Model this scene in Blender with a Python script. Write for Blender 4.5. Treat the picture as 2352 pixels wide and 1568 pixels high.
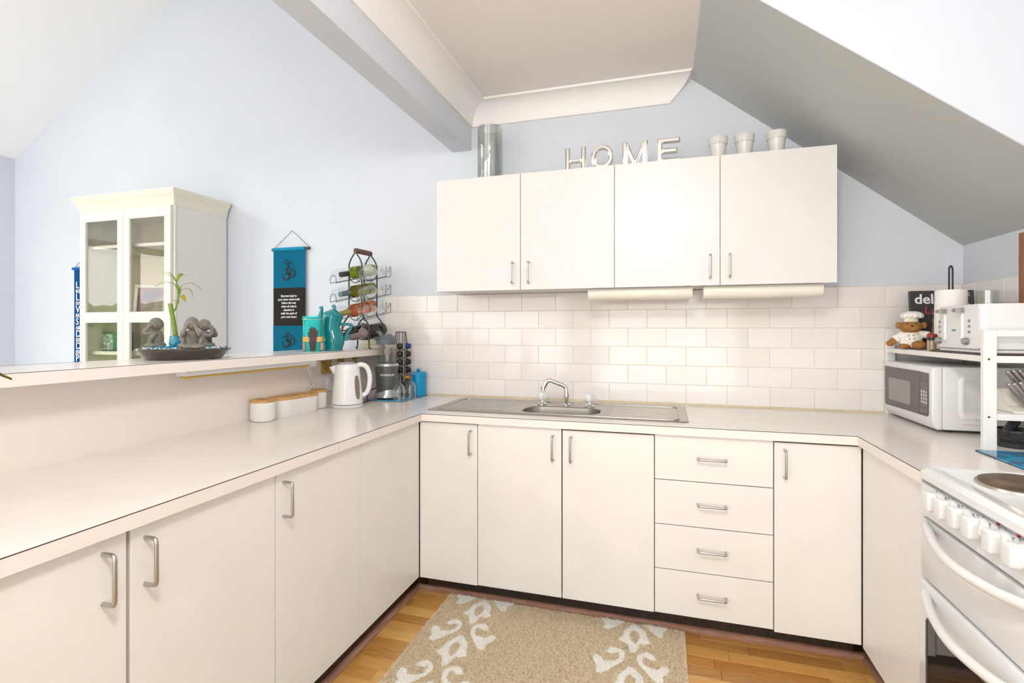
import bpy, bmesh, math, random
import numpy as np
from mathutils import Vector, Matrix
random.seed(7)
for o in list(bpy.data.objects): bpy.data.objects.remove(o)
scene = bpy.context.scene
C = scene.collection
PI = math.pi

# ---------------------------------------------------------------- camera
cam = bpy.data.cameras.new('camera'); camo = bpy.data.objects.new('camera', cam); C.objects.link(camo)
cam.sensor_width = 36.0; cam.lens = 36.0 * 1169.9 / 2352.0
cam.shift_y = -26.16 / 2352.0; cam.clip_start = 0.02
camo.location = (0, 0, 1.29); camo.rotation_euler = (PI / 2, 0, math.radians(16.65))
scene.camera = camo
# ---------------------------------------------------------------- world, lights, exposure
world = bpy.data.worlds.new('sky'); scene.world = world; world.use_nodes = True
bg = world.node_tree.nodes['Background']
bg.inputs[0].default_value = (1.0, 0.985, 0.96, 1); bg.inputs[1].default_value = 3.4
scene.view_settings.view_transform = 'Standard'; scene.view_settings.look = 'None'
scene.view_settings.gamma = 1.0; scene.view_settings.use_curve_mapping = False
scene.view_settings.exposure = 0.30
def portal(name, loc, rot, sx, sy):
    l = bpy.data.lights.new(name, 'AREA'); l.shape = 'RECTANGLE'; l.size = sx; l.size_y = sy; l.cycles.is_portal = True
    o = bpy.data.objects.new(name, l); C.objects.link(o); o.location = loc; o.rotation_euler = rot; return o
# sampling portals in the openings that let the daylight in (they give no light themselves)
portal('portal_garden_doors', (-5.29, 0.2, 1.08), (0, -PI / 2, 0), 2.15, 4.3)
portal('portal_living_opening', (-3.2, -3.33, 1.2), (PI / 2, 0, 0), 3.0, 2.4)
portal('portal_kitchen_opening', (-0.1, -3.33, 1.25), (PI / 2, 0, 0), 2.2, 2.5)
portal('portal_roof_opening', (0.55, 0.25, 3.76), (0, 0, 0), 0.5, 0.9)

# ---------------------------------------------------------------- helpers
MATS = {}
def mat(name, col, rough=0.5, metal=0.0, noise=0.0, scale=20.0, bump=0.0, bscale=200.0, spec=None, trans=0.0, ior=1.45, coat=0.0, stretch=None):
    if name in MATS: return MATS[name]
    m = bpy.data.materials.new(name); m.use_nodes = True; nt = m.node_tree; p = nt.nodes['Principled BSDF']
    p.inputs['Base Color'].default_value = (*col, 1); p.inputs['Roughness'].default_value = rough
    p.inputs['Metallic'].default_value = metal; p.inputs['IOR'].default_value = ior
    if spec is not None: p.inputs['Specular IOR Level'].default_value = spec
    p.inputs['Transmission Weight'].default_value = trans; p.inputs['Coat Weight'].default_value = coat
    tc = nt.nodes.new('ShaderNodeTexCoord'); src = tc.outputs['Object']
    if stretch:
        mp = nt.nodes.new('ShaderNodeMapping'); mp.inputs['Scale'].default_value = stretch
        nt.links.new(src, mp.inputs[0]); src = mp.outputs[0]
    if noise:
        n = nt.nodes.new('ShaderNodeTexNoise'); n.inputs['Scale'].default_value = scale; n.inputs['Detail'].default_value = 5
        r = nt.nodes.new('ShaderNodeValToRGB')
        a = tuple(max(0, c * (1 - noise)) for c in col); b = tuple(min(1, c * (1 + noise)) for c in col)
        r.color_ramp.elements[0].color = (*a, 1); r.color_ramp.elements[1].color = (*b, 1)
        r.color_ramp.elements[0].position = 0.3; r.color_ramp.elements[1].position = 0.7
        nt.links.new(src, n.inputs['Vector']); nt.links.new(n.outputs['Fac'], r.inputs[0]); nt.links.new(r.outputs[0], p.inputs['Base Color'])
    if bump:
        n = nt.nodes.new('ShaderNodeTexNoise'); n.inputs['Scale'].default_value = bscale; n.inputs['Detail'].default_value = 3
        bn = nt.nodes.new('ShaderNodeBump'); bn.inputs['Strength'].default_value = bump; bn.inputs['Distance'].default_value = 0.002
        nt.links.new(src, n.inputs['Vector']); nt.links.new(n.outputs['Fac'], bn.inputs['Height']); nt.links.new(bn.outputs[0], p.inputs['Normal'])
    MATS[name] = m; return m
def thin_glass(name, tint=(1, 1, 1), ior=1.5, rough=0.0, gcol=(1, 1, 1), power=4.0):
    if name in MATS: return MATS[name]
    m = bpy.data.materials.new(name); m.use_nodes = True; nt = m.node_tree
    for n in list(nt.nodes): nt.nodes.remove(n)
    out = nt.nodes.new('ShaderNodeOutputMaterial'); t = nt.nodes.new('ShaderNodeBsdfTransparent'); g = nt.nodes.new('ShaderNodeBsdfGlossy')
    mx = nt.nodes.new('ShaderNodeMixShader'); lw = nt.nodes.new('ShaderNodeLayerWeight'); lw.inputs['Blend'].default_value = 0.5
    pw = nt.nodes.new('ShaderNodeMath'); pw.operation = 'POWER'; pw.inputs[1].default_value = power
    f = nt.nodes.new('ShaderNodeMath'); f.operation = 'MULTIPLY_ADD'; r0 = ((ior - 1)/(ior + 1))**2; f.inputs[1].default_value = 0.75*(1 - r0); f.inputs[2].default_value = r0
    t.inputs[0].default_value = (*tint, 1); g.inputs['Color'].default_value = (*gcol, 1); g.inputs['Roughness'].default_value = rough
    nt.links.new(lw.outputs['Facing'], pw.inputs[0]); nt.links.new(pw.outputs[0], f.inputs[0])
    nt.links.new(f.outputs[0], mx.inputs[0]); nt.links.new(t.outputs[0], mx.inputs[1]); nt.links.new(g.outputs[0], mx.inputs[2]); nt.links.new(mx.outputs[0], out.inputs[0])
    MATS[name] = m; return m
def ramp_mat(name, cols, rough, kind='noise', scale=10, stretch=(1, 1, 1), rnd=0.0, metal=0, detail=6, dist=0.0, bump=0.0, coat=0.0):
    """colour ramp over a noise (or the per-object random value), for wood, marble, stone, cloth"""
    if name in MATS: return MATS[name]
    m = bpy.data.materials.new(name); m.use_nodes = True; nt = m.node_tree; p = nt.nodes['Principled BSDF']
    p.inputs['Roughness'].default_value = rough; p.inputs['Metallic'].default_value = metal; p.inputs['Coat Weight'].default_value = coat
    tc = nt.nodes.new('ShaderNodeTexCoord'); mp = nt.nodes.new('ShaderNodeMapping'); mp.inputs['Scale'].default_value = stretch
    nt.links.new(tc.outputs['Object'], mp.inputs[0])
    if kind == 'voronoi':
        n = nt.nodes.new('ShaderNodeTexVoronoi'); n.inputs['Scale'].default_value = scale; fac = n.outputs['Distance']
    else:
        n = nt.nodes.new('ShaderNodeTexNoise'); n.inputs['Scale'].default_value = scale; n.inputs['Detail'].default_value = detail
        n.inputs['Distortion'].default_value = dist; fac = n.outputs['Fac']
    nt.links.new(mp.outputs[0], n.inputs['Vector'])
    if rnd:
        oi = nt.nodes.new('ShaderNodeObjectInfo')
        ad = nt.nodes.new('ShaderNodeVectorMath'); ad.operation = 'ADD'; sc = nt.nodes.new('ShaderNodeMath'); sc.operation = 'MULTIPLY'; sc.inputs[1].default_value = 37.0
        nt.links.new(oi.outputs['Random'], sc.inputs[0]); nt.links.new(mp.outputs[0], ad.inputs[0]); nt.links.new(sc.outputs[0], ad.inputs[1]); nt.links.new(ad.outputs[0], n.inputs['Vector'])
        a = nt.nodes.new('ShaderNodeMath'); a.operation = 'MULTIPLY_ADD'; a.inputs[1].default_value = rnd
        s2 = nt.nodes.new('ShaderNodeMath'); s2.operation = 'MULTIPLY_ADD'; s2.inputs[1].default_value = 1 - rnd; s2.inputs[2].default_value = 0
        nt.links.new(fac, s2.inputs[0]); nt.links.new(oi.outputs['Random'], a.inputs[0]); nt.links.new(s2.outputs[0], a.inputs[2]); fac = a.outputs[0]
    r = nt.nodes.new('ShaderNodeValToRGB')
    while len(r.color_ramp.elements) < len(cols): r.color_ramp.elements.new(0.5)
    for e, (pos, c) in zip(r.color_ramp.elements, cols): e.position = pos; e.color = (*c, 1)
    nt.links.new(fac, r.inputs[0]); nt.links.new(r.outputs[0], p.inputs['Base Color'])
    if bump:
        b = nt.nodes.new('ShaderNodeBump'); b.inputs['Strength'].default_value = bump; b.inputs['Distance'].default_value = 0.002
        nt.links.new(n.outputs[0], b.inputs['Height']); nt.links.new(b.outputs[0], p.inputs['Normal'])
    MATS[name] = m; return m

ORG = {}
def tag(o, label, cat=None, group=None, kind=None):
    if label: o['label'] = label
    if cat: o['category'] = cat
    if group: o['group'] = group
    if kind: o['kind'] = kind
    return o
def thing(name, label, cat, loc=(0, 0, 0), rz=0.0, group=None, local=False, rot=None):
    o = bpy.data.objects.new(name, None); C.objects.link(o); o.location = loc
    o.rotation_euler = rot if rot else (0, 0, rz); o.empty_display_size = 0.05
    ORG[o.name] = Vector((0, 0, 0)) if local else Vector(loc)
    return tag(o, label, cat, group)
def obj(name, bm, m, parent=None, smooth=None, label=None, kind=None):
    """turn a bmesh into ONE mesh object; world coordinates become local to the parent thing"""
    me = bpy.data.meshes.new(name)
    if isinstance(bm, bpy.types.Mesh): me = bm
    else:
        if parent is not None: bmesh.ops.translate(bm, vec=-ORG[parent.name], verts=bm.verts)
        bmesh.ops.recalc_face_normals(bm, faces=bm.faces)
        bm.to_mesh(me); bm.free()
    if smooth is not None:
        for p in me.polygons: p.use_smooth = True
        if smooth < 3: me.set_sharp_from_angle(angle=smooth)
    me.materials.clear(); me.materials.append(m)
    o = bpy.data.objects.new(name, me); C.objects.link(o)
    if parent is not None:
        o.parent = parent; ORG[o.name] = ORG[parent.name].copy()
    else: ORG[o.name] = Vector((0, 0, 0))
    if label: o['label'] = label
    if kind: o['kind'] = kind
    return o
def recentre(o):
    """put a one-mesh thing's origin at its base"""
    co = [v.co for v in o.data.vertices]
    c = Vector(((min(v.x for v in co) + max(v.x for v in co)) / 2, (min(v.y for v in co) + max(v.y for v in co)) / 2, min(v.z for v in co)))
    o.data.transform(Matrix.Translation(-c)); o.location = c; ORG[o.name] = c; return o
def copy_tree(o, parent=None):
    c = o.copy(); C.objects.link(c); c.parent = parent
    for ch in list(o.children): copy_tree(ch, c)
    return c
def N(): return bmesh.new()
def box(bm, a, b, bev=0.0, seg=1):
    x0, x1 = sorted((a[0], b[0])); y0, y1 = sorted((a[1], b[1])); z0, z1 = sorted((a[2], b[2]))
    v = [bm.verts.new(p) for p in ((x0,y0,z0),(x1,y0,z0),(x1,y1,z0),(x0,y1,z0),(x0,y0,z1),(x1,y0,z1),(x1,y1,z1),(x0,y1,z1))]
    fs = [bm.faces.new([v[i] for i in q]) for q in ((0,3,2,1),(4,5,6,7),(0,1,5,4),(1,2,6,5),(2,3,7,6),(3,0,4,7))]
    if bev:
        es = list({e for f in fs for e in f.edges}); bmesh.ops.bevel(bm, geom=es, offset=bev, segments=seg, affect='EDGES', profile=0.5)
    return bm
def prism(bm, pts, axis, a, b, bev=0.0, seg=2):
    """polygon pts in the two other axes, extruded along axis from a to b"""
    def P(p, t):
        return {'x': (t, p[0], p[1]), 'y': (p[0], t, p[1]), 'z': (p[0], p[1], t)}[axis]
    A = [bm.verts.new(P(p, a)) for p in pts]; B = [bm.verts.new(P(p, b)) for p in pts]
    n = len(pts); fs = [bm.faces.new(A), bm.faces.new(B[::-1])]
    for i in range(n): fs.append(bm.faces.new((A[i], B[i], B[(i+1) % n], A[(i+1) % n])))
    if bev:
        es = list(fs[0].edges) + list(fs[1].edges); bmesh.ops.bevel(bm, geom=es, offset=bev, segments=seg, affect='EDGES', profile=0.5)
    return bm
def lathe(bm, prof, c=(0, 0, 0), n=24, axis=(0, 0, 1), closed=True, sx=1.0, sy=1.0):
    """profile of (radius, height) turned about an axis through c"""
    M = Vector((0, 0, 1)).rotation_difference(Vector(axis).normalized()).to_matrix(); c = Vector(c); rings = []
    for r, h in prof:
        if r < 1e-6: rings.append([bm.verts.new(c + M @ Vector((0, 0, h)))])
        else: rings.append([bm.verts.new(c + M @ Vector((r*sx*math.cos(2*PI*i/n), r*sy*math.sin(2*PI*i/n), h))) for i in range(n)])
    for p, q in zip(rings, rings[1:]):
        if len(p) == 1 and len(q) == 1: continue
        for i in range(n):
            j = (i+1) % n
            if len(p) == 1: bm.faces.new((p[0], q[j], q[i]))
            elif len(q) == 1: bm.faces.new((p[i], p[j], q[0]))
            else: bm.faces.new((p[i], p[j], q[j], q[i]))
    if closed:
        if len(rings[0]) > 1: bm.faces.new(rings[0][::-1])
        if len(rings[-1]) > 1: bm.faces.new(rings[-1])
    return bm
def sweep(bm, pts, radii, n=10, cap=True, flat=1.0, up=None, loop=False):
    """tube of varying radius along a path, frames carried along it"""
    pts = [Vector(p) for p in pts]; L = len(pts)
    if not hasattr(radii, '__len__'): radii = [radii] * L
    tang = []
    for i in range(L):
        if loop: t = pts[(i+1) % L] - pts[i-1]
        else: t = pts[min(i+1, L-1)] - pts[max(i-1, 0)]
        tang.append(t.normalized() if t.length > 1e-9 else Vector((0, 0, 1)))
    u = Vector(up) if up else (Vector((0, 0, 1)) if abs(tang[0].z) < 0.9 else Vector((1, 0, 0)))
    u = (u - tang[0] * u.dot(tang[0])).normalized(); rings = []
    for i in range(L):
        if i: 
            u = tang[i-1].rotation_difference(tang[i]) @ u
            u = (u - tang[i] * u.dot(tang[i])).normalized()
        w = tang[i].cross(u); r = radii[i]
        rings.append([bm.verts.new(pts[i] + u * (r*math.cos(2*PI*k/n)) + w * (r*flat*math.sin(2*PI*k/n))) for k in range(n)])
    pairs = list(zip(rings, rings[1:])) + ([(rings[-1], rings[0])] if loop else [])
    for p, q in pairs:
        for k in range(n): bm.faces.new((p[k], p[(k+1) % n], q[(k+1) % n], q[k]))
    if cap and not loop: bm.faces.new(rings[0][::-1]); bm.faces.new(rings[-1])
    return bm
def rounded(pts, r, k=5):
    """round the corners of a polyline"""
    pts = [Vector(p) for p in pts]; out = [pts[0]]
    for i in range(1, len(pts)-1):
        a, b, c = pts[i-1], pts[i], pts[i+1]; d = min(r, (a-b).length*0.49, (c-b).length*0.49)
        p, q = b + (a-b).normalized()*d, b + (c-b).normalized()*d
        for j in range(k+1):
            t = j/k; out.append(p*(1-t)**2 + b*2*t*(1-t) + q*t*t)
    return out + [pts[-1]]
def spline(pts, k=6):
    """Catmull-Rom through the points"""
    P = [Vector(p) for p in pts]; P = [P[0]*2-P[1]] + P + [P[-1]*2-P[-2]]; out = []
    for i in range(1, len(P)-2):
        for j in range(k):
            t = j/k; a, b, c, d = P[i-1], P[i], P[i+1], P[i+2]
            out.append(0.5*((2*b) + (c-a)*t + (2*a-5*b+4*c-d)*t*t + (3*b-a-3*c+d)*t**3))
    return out + [P[-2]]
def ell(bm, c, r, n=14, m=8, rot=None):
    M = (rot.to_matrix() if hasattr(rot, 'to_matrix') else Matrix.Identity(3)); c = Vector(c); rings = []
    for i in range(m+1):
        a = -PI/2 + PI*i/m
        if i in (0, m): rings.append([bm.verts.new(c + M @ Vector((0, 0, r[2]*math.sin(a))))])
        else: rings.append([bm.verts.new(c + M @ Vector((r[0]*math.cos(a)*math.cos(2*PI*k/n), r[1]*math.cos(a)*math.sin(2*PI*k/n), r[2]*math.sin(a)))) for k in range(n)])
    for p, q in zip(rings, rings[1:]):
        for k in range(n):
            j = (k+1) % n
            if len(p) == 1: bm.faces.new((p[0], q[j], q[k]))
            elif len(q) == 1: bm.faces.new((p[k], p[j], q[0]))
            else: bm.faces.new((p[k], p[j], q[j], q[k]))
    return bm
def rrect(x0, x1, y0, y1, r, k=5):
    out = []
    for cx, cy, a0 in ((x1-r, y1-r, 0), (x0+r, y1-r, PI/2), (x0+r, y0+r, PI), (x1-r, y0+r, 1.5*PI)):
        for i in range(k+1): a = a0 + PI/2*i/k; out.append((cx + r*math.cos(a), cy + r*math.sin(a)))
    return out
def fused(bm, voxel, smooth_it=4):
    """melt overlapping lumps into one continuous skin"""
    me = bpy.data.meshes.new('tmp'); bmesh.ops.recalc_face_normals(bm, faces=bm.faces); bm.to_mesh(me); bm.free()
    o = bpy.data.objects.new('tmp', me); C.objects.link(o)
    r = o.modifiers.new('r', 'REMESH'); r.mode = 'VOXEL'; r.voxel_size = voxel
    s = o.modifiers.new('s', 'SMOOTH'); s.factor = 0.5; s.iterations = smooth_it
    dg = bpy.context.evaluated_depsgraph_get(); res = bpy.data.meshes.new_from_object(o.evaluated_get(dg))
    bpy.data.objects.remove(o); return res
def text(name, body, size, m, parent, loc, rot, ext=0.0004, align='CENTER', sx=1.0, shear=0.0, space=1.0, bold=0.0):
    cu = bpy.data.curves.new('t', 'FONT'); cu.body = body; cu.size = size; cu.extrude = ext; cu.align_x = align; cu.align_y = 'CENTER'
    cu.resolution_u = 3; cu.shear = shear; cu.space_character = space; cu.offset = bold
    o = bpy.data.objects.new('t', cu); C.objects.link(o)
    dg = bpy.context.evaluated_depsgraph_get(); me = bpy.data.meshes.new_from_object(o.evaluated_get(dg))
    bpy.data.objects.remove(o)
    me.name = name; me.materials.clear(); me.materials.append(m)
    ob = bpy.data.objects.new(name, me); C.objects.link(ob); ob.parent = parent
    ob.location = Vector(loc) - ORG[parent.name]; ob.rotation_euler = rot; ob.scale = (sx, 1, 1); ORG[ob.name] = ORG[parent.name].copy()
    return ob
def ribbon(bm, pts, wid, M, k=5, th=0.0006):
    """flat brush stroke: pts 2D, widths per point; M maps (x, y, z) to place"""
    P = spline([(p[0], p[1], 0) for p in pts], k); L = len(P); ws = []
    for i in range(L):
        t = i/(L-1)*(len(wid)-1); a = int(min(t, len(wid)-2)); ws.append(wid[a]*(1-(t-a)) + wid[a+1]*(t-a))
    A, B = [], []
    for i in range(L):
        t = (P[min(i+1, L-1)] - P[max(i-1, 0)]).normalized(); n = Vector((-t.y, t.x, 0)) * ws[i] * 0.5
        A.append([bm.verts.new(M @ (P[i] + n + Vector((0, 0, z)))) for z in (0, th)]); B.append([bm.verts.new(M @ (P[i] - n + Vector((0, 0, z)))) for z in (0, th)])
    for i in range(L-1):
        bm.faces.new((A[i][1], A[i+1][1], B[i+1][1], B[i][1])); bm.faces.new((A[i][0], A[i][1], B[i][1], B[i][0]) if i == 0 else (A[i][0], B[i][0], B[i+1][0], A[i+1][0]))
        bm.faces.new((A[i][0], A[i+1][0], A[i+1][1], A[i][1])); bm.faces.new((B[i][0], B[i][1], B[i+1][1], B[i+1][0]))
    return bm

# ---------------------------------------------------------------- materials
M_wall = mat('wall_paint', (0.645, 0.68, 0.735), 0.75, noise=0.015, scale=3, bump=0.05, bscale=300)
M_ceil = mat('ceiling_paint', (0.83, 0.80, 0.765), 0.8, noise=0.01, scale=2)
M_vault = mat('vault_paint', (0.92, 0.92, 0.925), 0.8)
M_corn = mat('cornice_plaster', (0.87, 0.86, 0.84), 0.6)
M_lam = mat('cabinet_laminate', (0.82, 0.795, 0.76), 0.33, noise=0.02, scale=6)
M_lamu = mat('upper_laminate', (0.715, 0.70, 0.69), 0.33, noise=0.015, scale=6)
M_top = mat('worktop_laminate', (0.85, 0.795, 0.75), 0.18, noise=0.02, scale=8)
M_edge = mat('worktop_edge_band', (0.85, 0.775, 0.72), 0.3)
M_dark = mat('dark_line', (0.05, 0.035, 0.03), 0.6)
M_gap = mat('carcass_board', (0.45, 0.38, 0.29), 0.7)
M_tile = ramp_mat('glazed_tile', [(0.2, (0.80, 0.755, 0.72)), (0.8, (0.85, 0.81, 0.785))], 0.09, scale=1.2, rnd=0.6)
M_grout = mat('grout', (0.70, 0.60, 0.42), 0.85, noise=0.1, scale=30)
M_steel = mat('brushed_steel', (0.43, 0.41, 0.375), 0.28, 1.0, noise=0.04, scale=60, bump=0.06, bscale=500, stretch=(1, 20, 20))
M_handle = mat('handle_steel', (0.50, 0.49, 0.47), 0.3, 1.0)
M_chrome = mat('chrome', (0.80, 0.79, 0.77), 0.06, 1.0)
M_white = mat('white_enamel', (0.745, 0.755, 0.755), 0.15)
M_wplast = mat('white_plastic', (0.775, 0.775, 0.77), 0.28)
M_cream = mat('cream_paint', (0.79, 0.755, 0.62), 0.4)
M_hutch = mat('hutch_paint', (0.76, 0.735, 0.665), 0.4)
M_black = mat('black_iron', (0.035, 0.033, 0.03), 0.45, 0.3)
M_iron = mat('rack_iron', (0.07, 0.065, 0.055), 0.5, 0.4)
M_blk = mat('black_plastic', (0.02, 0.02, 0.02), 0.4)
M_glass = thin_glass('clear_glass', (0.96, 0.97, 0.97), 1.6, power=2.2)
M_pane = thin_glass('cabinet_pane', (0.97, 0.97, 0.95), 1.5)
M_ink = mat('black_print', (0.015, 0.02, 0.02), 0.7)
M_wink = mat('white_print', (0.85, 0.85, 0.83), 0.7)
M_kick = mat('kickboard_brown', (0.035, 0.022, 0.014), 0.55, noise=0.4, scale=30)
M_mould = ramp_mat('moulding_wood', [(0.3, (0.27, 0.135, 0.09)), (0.7, (0.42, 0.235, 0.165))], 0.45, scale=14, stretch=(1, 1, 6))
M_bamboo = ramp_mat('bamboo_lid', [(0.3, (0.50, 0.26, 0.075)), (0.7, (0.66, 0.38, 0.14))], 0.45, scale=22, stretch=(6, 1, 1))
M_teal = mat('teal_glaze', (0.005, 0.235, 0.26), 0.12, coat=0.4)
M_cyan = mat('cyan_enamel', (0.0, 0.29, 0.56), 0.3)
M_cloth = mat('banner_cloth', (0.0, 0.24, 0.42), 0.85, noise=0.08, scale=120)
M_bcloth = mat('banner_black_cloth', (0.045, 0.04, 0.035), 0.85, noise=0.15, scale=150)

# ================================================================ THE SETTING
FLOOR, WTOP, SHELF = 0.0, 0.890, 1.179
WB = 2.866                                       # painted back wall
XL, XR = -5.16, 1.329
def struct(name, bm, m, label=None, parent=None, smooth=None):
    o = obj(name, bm, m, parent, smooth)
    if parent is None: o['kind'] = 'structure'
    if label: o['label'] = label
    return o
M_sub = ramp_mat('floor_boards', [(0.25, (0.36, 0.165, 0.045)), (0.6, (0.52, 0.27, 0.085)), (0.85, (0.60, 0.34, 0.12))], 0.28, scale=5, stretch=(1.2, 14, 1))
M_plank = ramp_mat('floor_plank', [(0.12, (0.34, 0.145, 0.033)), (0.5, (0.57, 0.30, 0.080)), (0.88, (0.74, 0.45, 0.145))], 0.25, scale=7, stretch=(1.6, 16, 1), rnd=0.55, bump=0.15)
floor = struct('floor', box(N(), (XL, -3.2, -0.12), (XR + 0.02, WB, -0.008)), M_sub, 'polished honey timber strip floor')
struct('floor_living', box(N(), (XL, -3.2, -0.0078), (-1.862, WB - 0.001, 0.0)), mat('pale_bounce_floor', (0.70, 0.69, 0.675), 0.9, noise=0.06, scale=60, bump=0.4, bscale=400), 'unseen living room floor, made pale to bounce light')  # pale surface added out of view to bounce neutral light onto the vault
PW = 0.062
base_plank = {}
y = 2.33; row = 0
while y > 1.0:
    x = -1.20 - random.uniform(0, 0.3)
    while x < 0.76:
        L = random.choice((0.26, 0.33, 0.40, 0.47))
        if L not in base_plank:
            bm = box(N(), (0.0006, 0.0006, -0.008), (L - 0.0006, PW - 0.0006, 0.0), 0.0006)
            o = obj('plank', bm, M_plank, floor); base_plank[L] = o
        else:
            o = base_plank[L].copy(); C.objects.link(o); o.parent = floor
        o.location = (x, y - PW, random.uniform(-0.0004, 0.0)); x += L
    y -= PW; row += 1

wall_back = struct('wall_back', prism(N(), [(XL - 0.1, -0.1), (XR + 0.1, -0.1), (XR + 0.1, 5.3), (XL - 0.1, 5.3)], 'y', WB, WB + 0.12), M_wall, 'pale blue painted back wall with a white tiled splashback')
bm = N(); box(bm, (-1.70, WB - 0.0045, WTOP + 0.002), (1.326, WB, 1.503)); struct('grout', bm, M_grout, parent=wall_back)
TW, TH_ = 0.2017, 0.1006
TB = 1.29 + 0.1115 - 5 * TH_                       # bottom of the lowest row
tile_cache = {}
def tile(parent, w, h, along, p0, z0, face):
    """one glazed tile; along 'x' on the back wall, 'y' on the right wall"""
    key = (round(w, 3), round(h, 3), along)
    if key not in tile_cache:
        b = N()
        if along == 'x': box(b, (0.001, 0, 0.001), (w - 0.001, 0.006, h - 0.001), 0.0009, 2)
        else: box(b, (-0.006, 0.001, 0.001), (0, w - 0.001, h - 0.001), 0.0009, 2)
        bmesh.ops.recalc_face_normals(b, faces=b.faces); me = bpy.data.meshes.new('tile'); b.to_mesh(me); b.free(); me.materials.append(M_tile); tile_cache[key] = me
    o = bpy.data.objects.new('tile', tile_cache[key]); C.objects.link(o); o.parent = parent
    j = random.uniform(-0.0005, 0.0005)
    o.location = (p0, WB - 0.006 + j, z0) if along == 'x' else (XR + j, p0, z0)
    o.rotation_euler = (random.uniform(-0.003, 0.003), 0, random.uniform(-0.002, 0.002))
for r in range(6):
    z0 = TB + (r - 0) * TH_; rowno = 6 - r          # row 1 is the top one
    off = -1.2006 if rowno % 2 == 1 else -1.2006 + 0.1012
    k0 = math.floor((-1.70 - off) / TW)
    x = off + k0 * TW
    while x < 1.322:
        a, b2 = max(x, -1.70), min(x + TW, 1.322)
        if b2 - a > 0.02: tile(wall_back, b2 - a, TH_, 'x', a, z0, None)
        x += TW
bm = box(N(), (-1.70, WB - 0.012, WTOP + 0.0005), (1.32, WB - 0.0046, WTOP + 0.007)); struct('sealant_strip', bm, M_grout, parent=wall_back)
wall_right = struct('wall_right', box(N(), (XR, -3.2, -0.1), (XR + 0.12, WB, 3.75)), M_wall, 'pale blue painted side wall above the cooker')
bm = N(); box(bm, (XR - 0.0035, 1.0, WTOP + 0.002), (XR, WB - 0.006, 1.503)); struct('grout', bm, M_grout, parent=wall_right)
for r in range(6):
    z0 = TB + r * TH_; y = 2.86 - (0.10 if r % 2 else 0.0); first = True
    if r % 2: tile(wall_right, 0.10, TH_, 'y', 2.76, z0, None)
    while y > 1.25:
        tile(wall_right, TW, TH_, 'y', y - TW, z0, None); y -= TW
bm = N()
box(bm, (XL - 0.12, 2.35, -0.1), (XL, WB, 2.75)); box(bm, (XL - 0.12, -3.2, 2.15), (XL, 2.35, 2.75)); box(bm, (XL - 0.12, -3.2, -0.1), (XL, -1.9, 2.15))
struct('wall_left', bm, M_wall, 'pale blue living room wall with wide garden doors')
bm = N()
for yy in (-1.9, -0.5, 0.95, 2.3): box(bm, (XL - 0.09, yy, 0), (XL - 0.03, yy + 0.06, 2.15), 0.004)
box(bm, (XL - 0.09, -1.9, 2.09), (XL - 0.03, 2.36, 2.15), 0.004); box(bm, (XL - 0.09, -1.9, 0), (XL - 0.03, 2.36, 0.05), 0.004)
w1 = struct('window_1', bm, mat('door_frame_brown', (0.20, 0.17, 0.13), 0.5), 'timber framed glazed garden doors')
bm = N()
for a, b2 in ((-1.84, -0.5), (-0.44, 0.95), (1.01, 2.3)): box(bm, (XL - 0.063, a, 0.05), (XL - 0.057, b2, 2.09))
struct('pane', bm, M_glass, parent=w1)
bm = N(); box(bm, (XL, -3.32, -0.1), (-4.7, -3.2, 5.2)); box(bm, (-1.7, -3.32, -0.1), (-1.1, -3.2, 5.2)); box(bm, (1.1, -3.32, -0.1), (XR, -3.2, 3.7)); box(bm, (-4.7, -3.32, 2.4), (-1.7, -3.2, 5.2)); box(bm, (-1.1, -3.32, 2.5), (1.1, -3.2, 3.7))
struct('wall_rear', bm, M_wall, 'rear wall with two wide doorways added to let light in')  # doorways added behind the camera to even out the brightness
# kitchen ceiling, beam, cornice, stair soffit
ZC = 2.623
ceil_k = struct('ceiling', box(N(), (-1.232, -3.2, ZC), (0.142, WB, ZC + 0.1)), M_ceil, 'flat off white kitchen ceiling')
vs = 0.585
bm = prism(N(), [(XL - 0.1, 2.71 - 0.0585), (-1.1, 2.71 + vs * (-1.1 - XL)), (-1.1, 2.85 + vs * (-1.1 - XL)), (XL - 0.1, 2.85 - 0.0585)], 'y', -3.2, WB)
struct('ceiling_vault', bm, M_vault, 'white sloping living room ceiling')
bm = N(); box(bm, (-1.232, -3.2, 2.370), (-1.112, WB, ZC + 0.02)); box(bm, (-1.232, -3.2, ZC), (-1.16, WB, 5.1))
struct('trim_1', bm, M_wall, 'boxed blue grey beam between kitchen and living room')
def cornice_profile(n=7):
    p = [(0.0, 0.0), (0.12, 0.0), (0.12, -0.012)]
    for i in range(n + 1):
        a = PI / 2 * i / n; p.append((0.108 - 0.094 * math.sin(a), -0.012 - 0.094 * (1 - math.cos(a))))
    return p + [(0.014, -0.12), (0.0, -0.12)]
cp = cornice_profile()
bm = N()                                             # along the beam, then along the back wall, mitred in the corner
def corn_run(bm, f0, f1):
    A = [bm.verts.new(f0(p)) for p in cp]; B = [bm.verts.new(f1(p)) for p in cp]; n = len(cp)
    for i in range(n): bm.faces.new((A[i], B[i], B[(i+1) % n], A[(i+1) % n]))
    bm.faces.new(A); bm.faces.new(B[::-1])
corn_run(bm, lambda p: (-1.112 + p[0], -3.2, ZC + p[1]), lambda p: (-1.112 + p[0], WB - p[0], ZC + p[1]))
corn_run(bm, lambda p: (-1.112 + p[0], WB - p[0], ZC + p[1]), lambda p: (0.140 + p[1] * 0.95, WB - p[0], ZC + p[1]))
struct('trim_2', bm, M_corn, 'white coved plaster cornice of the kitchen ceiling', smooth=0.6)
S0, S1 = (0.142, ZC), (XR, 1.685)
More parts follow.
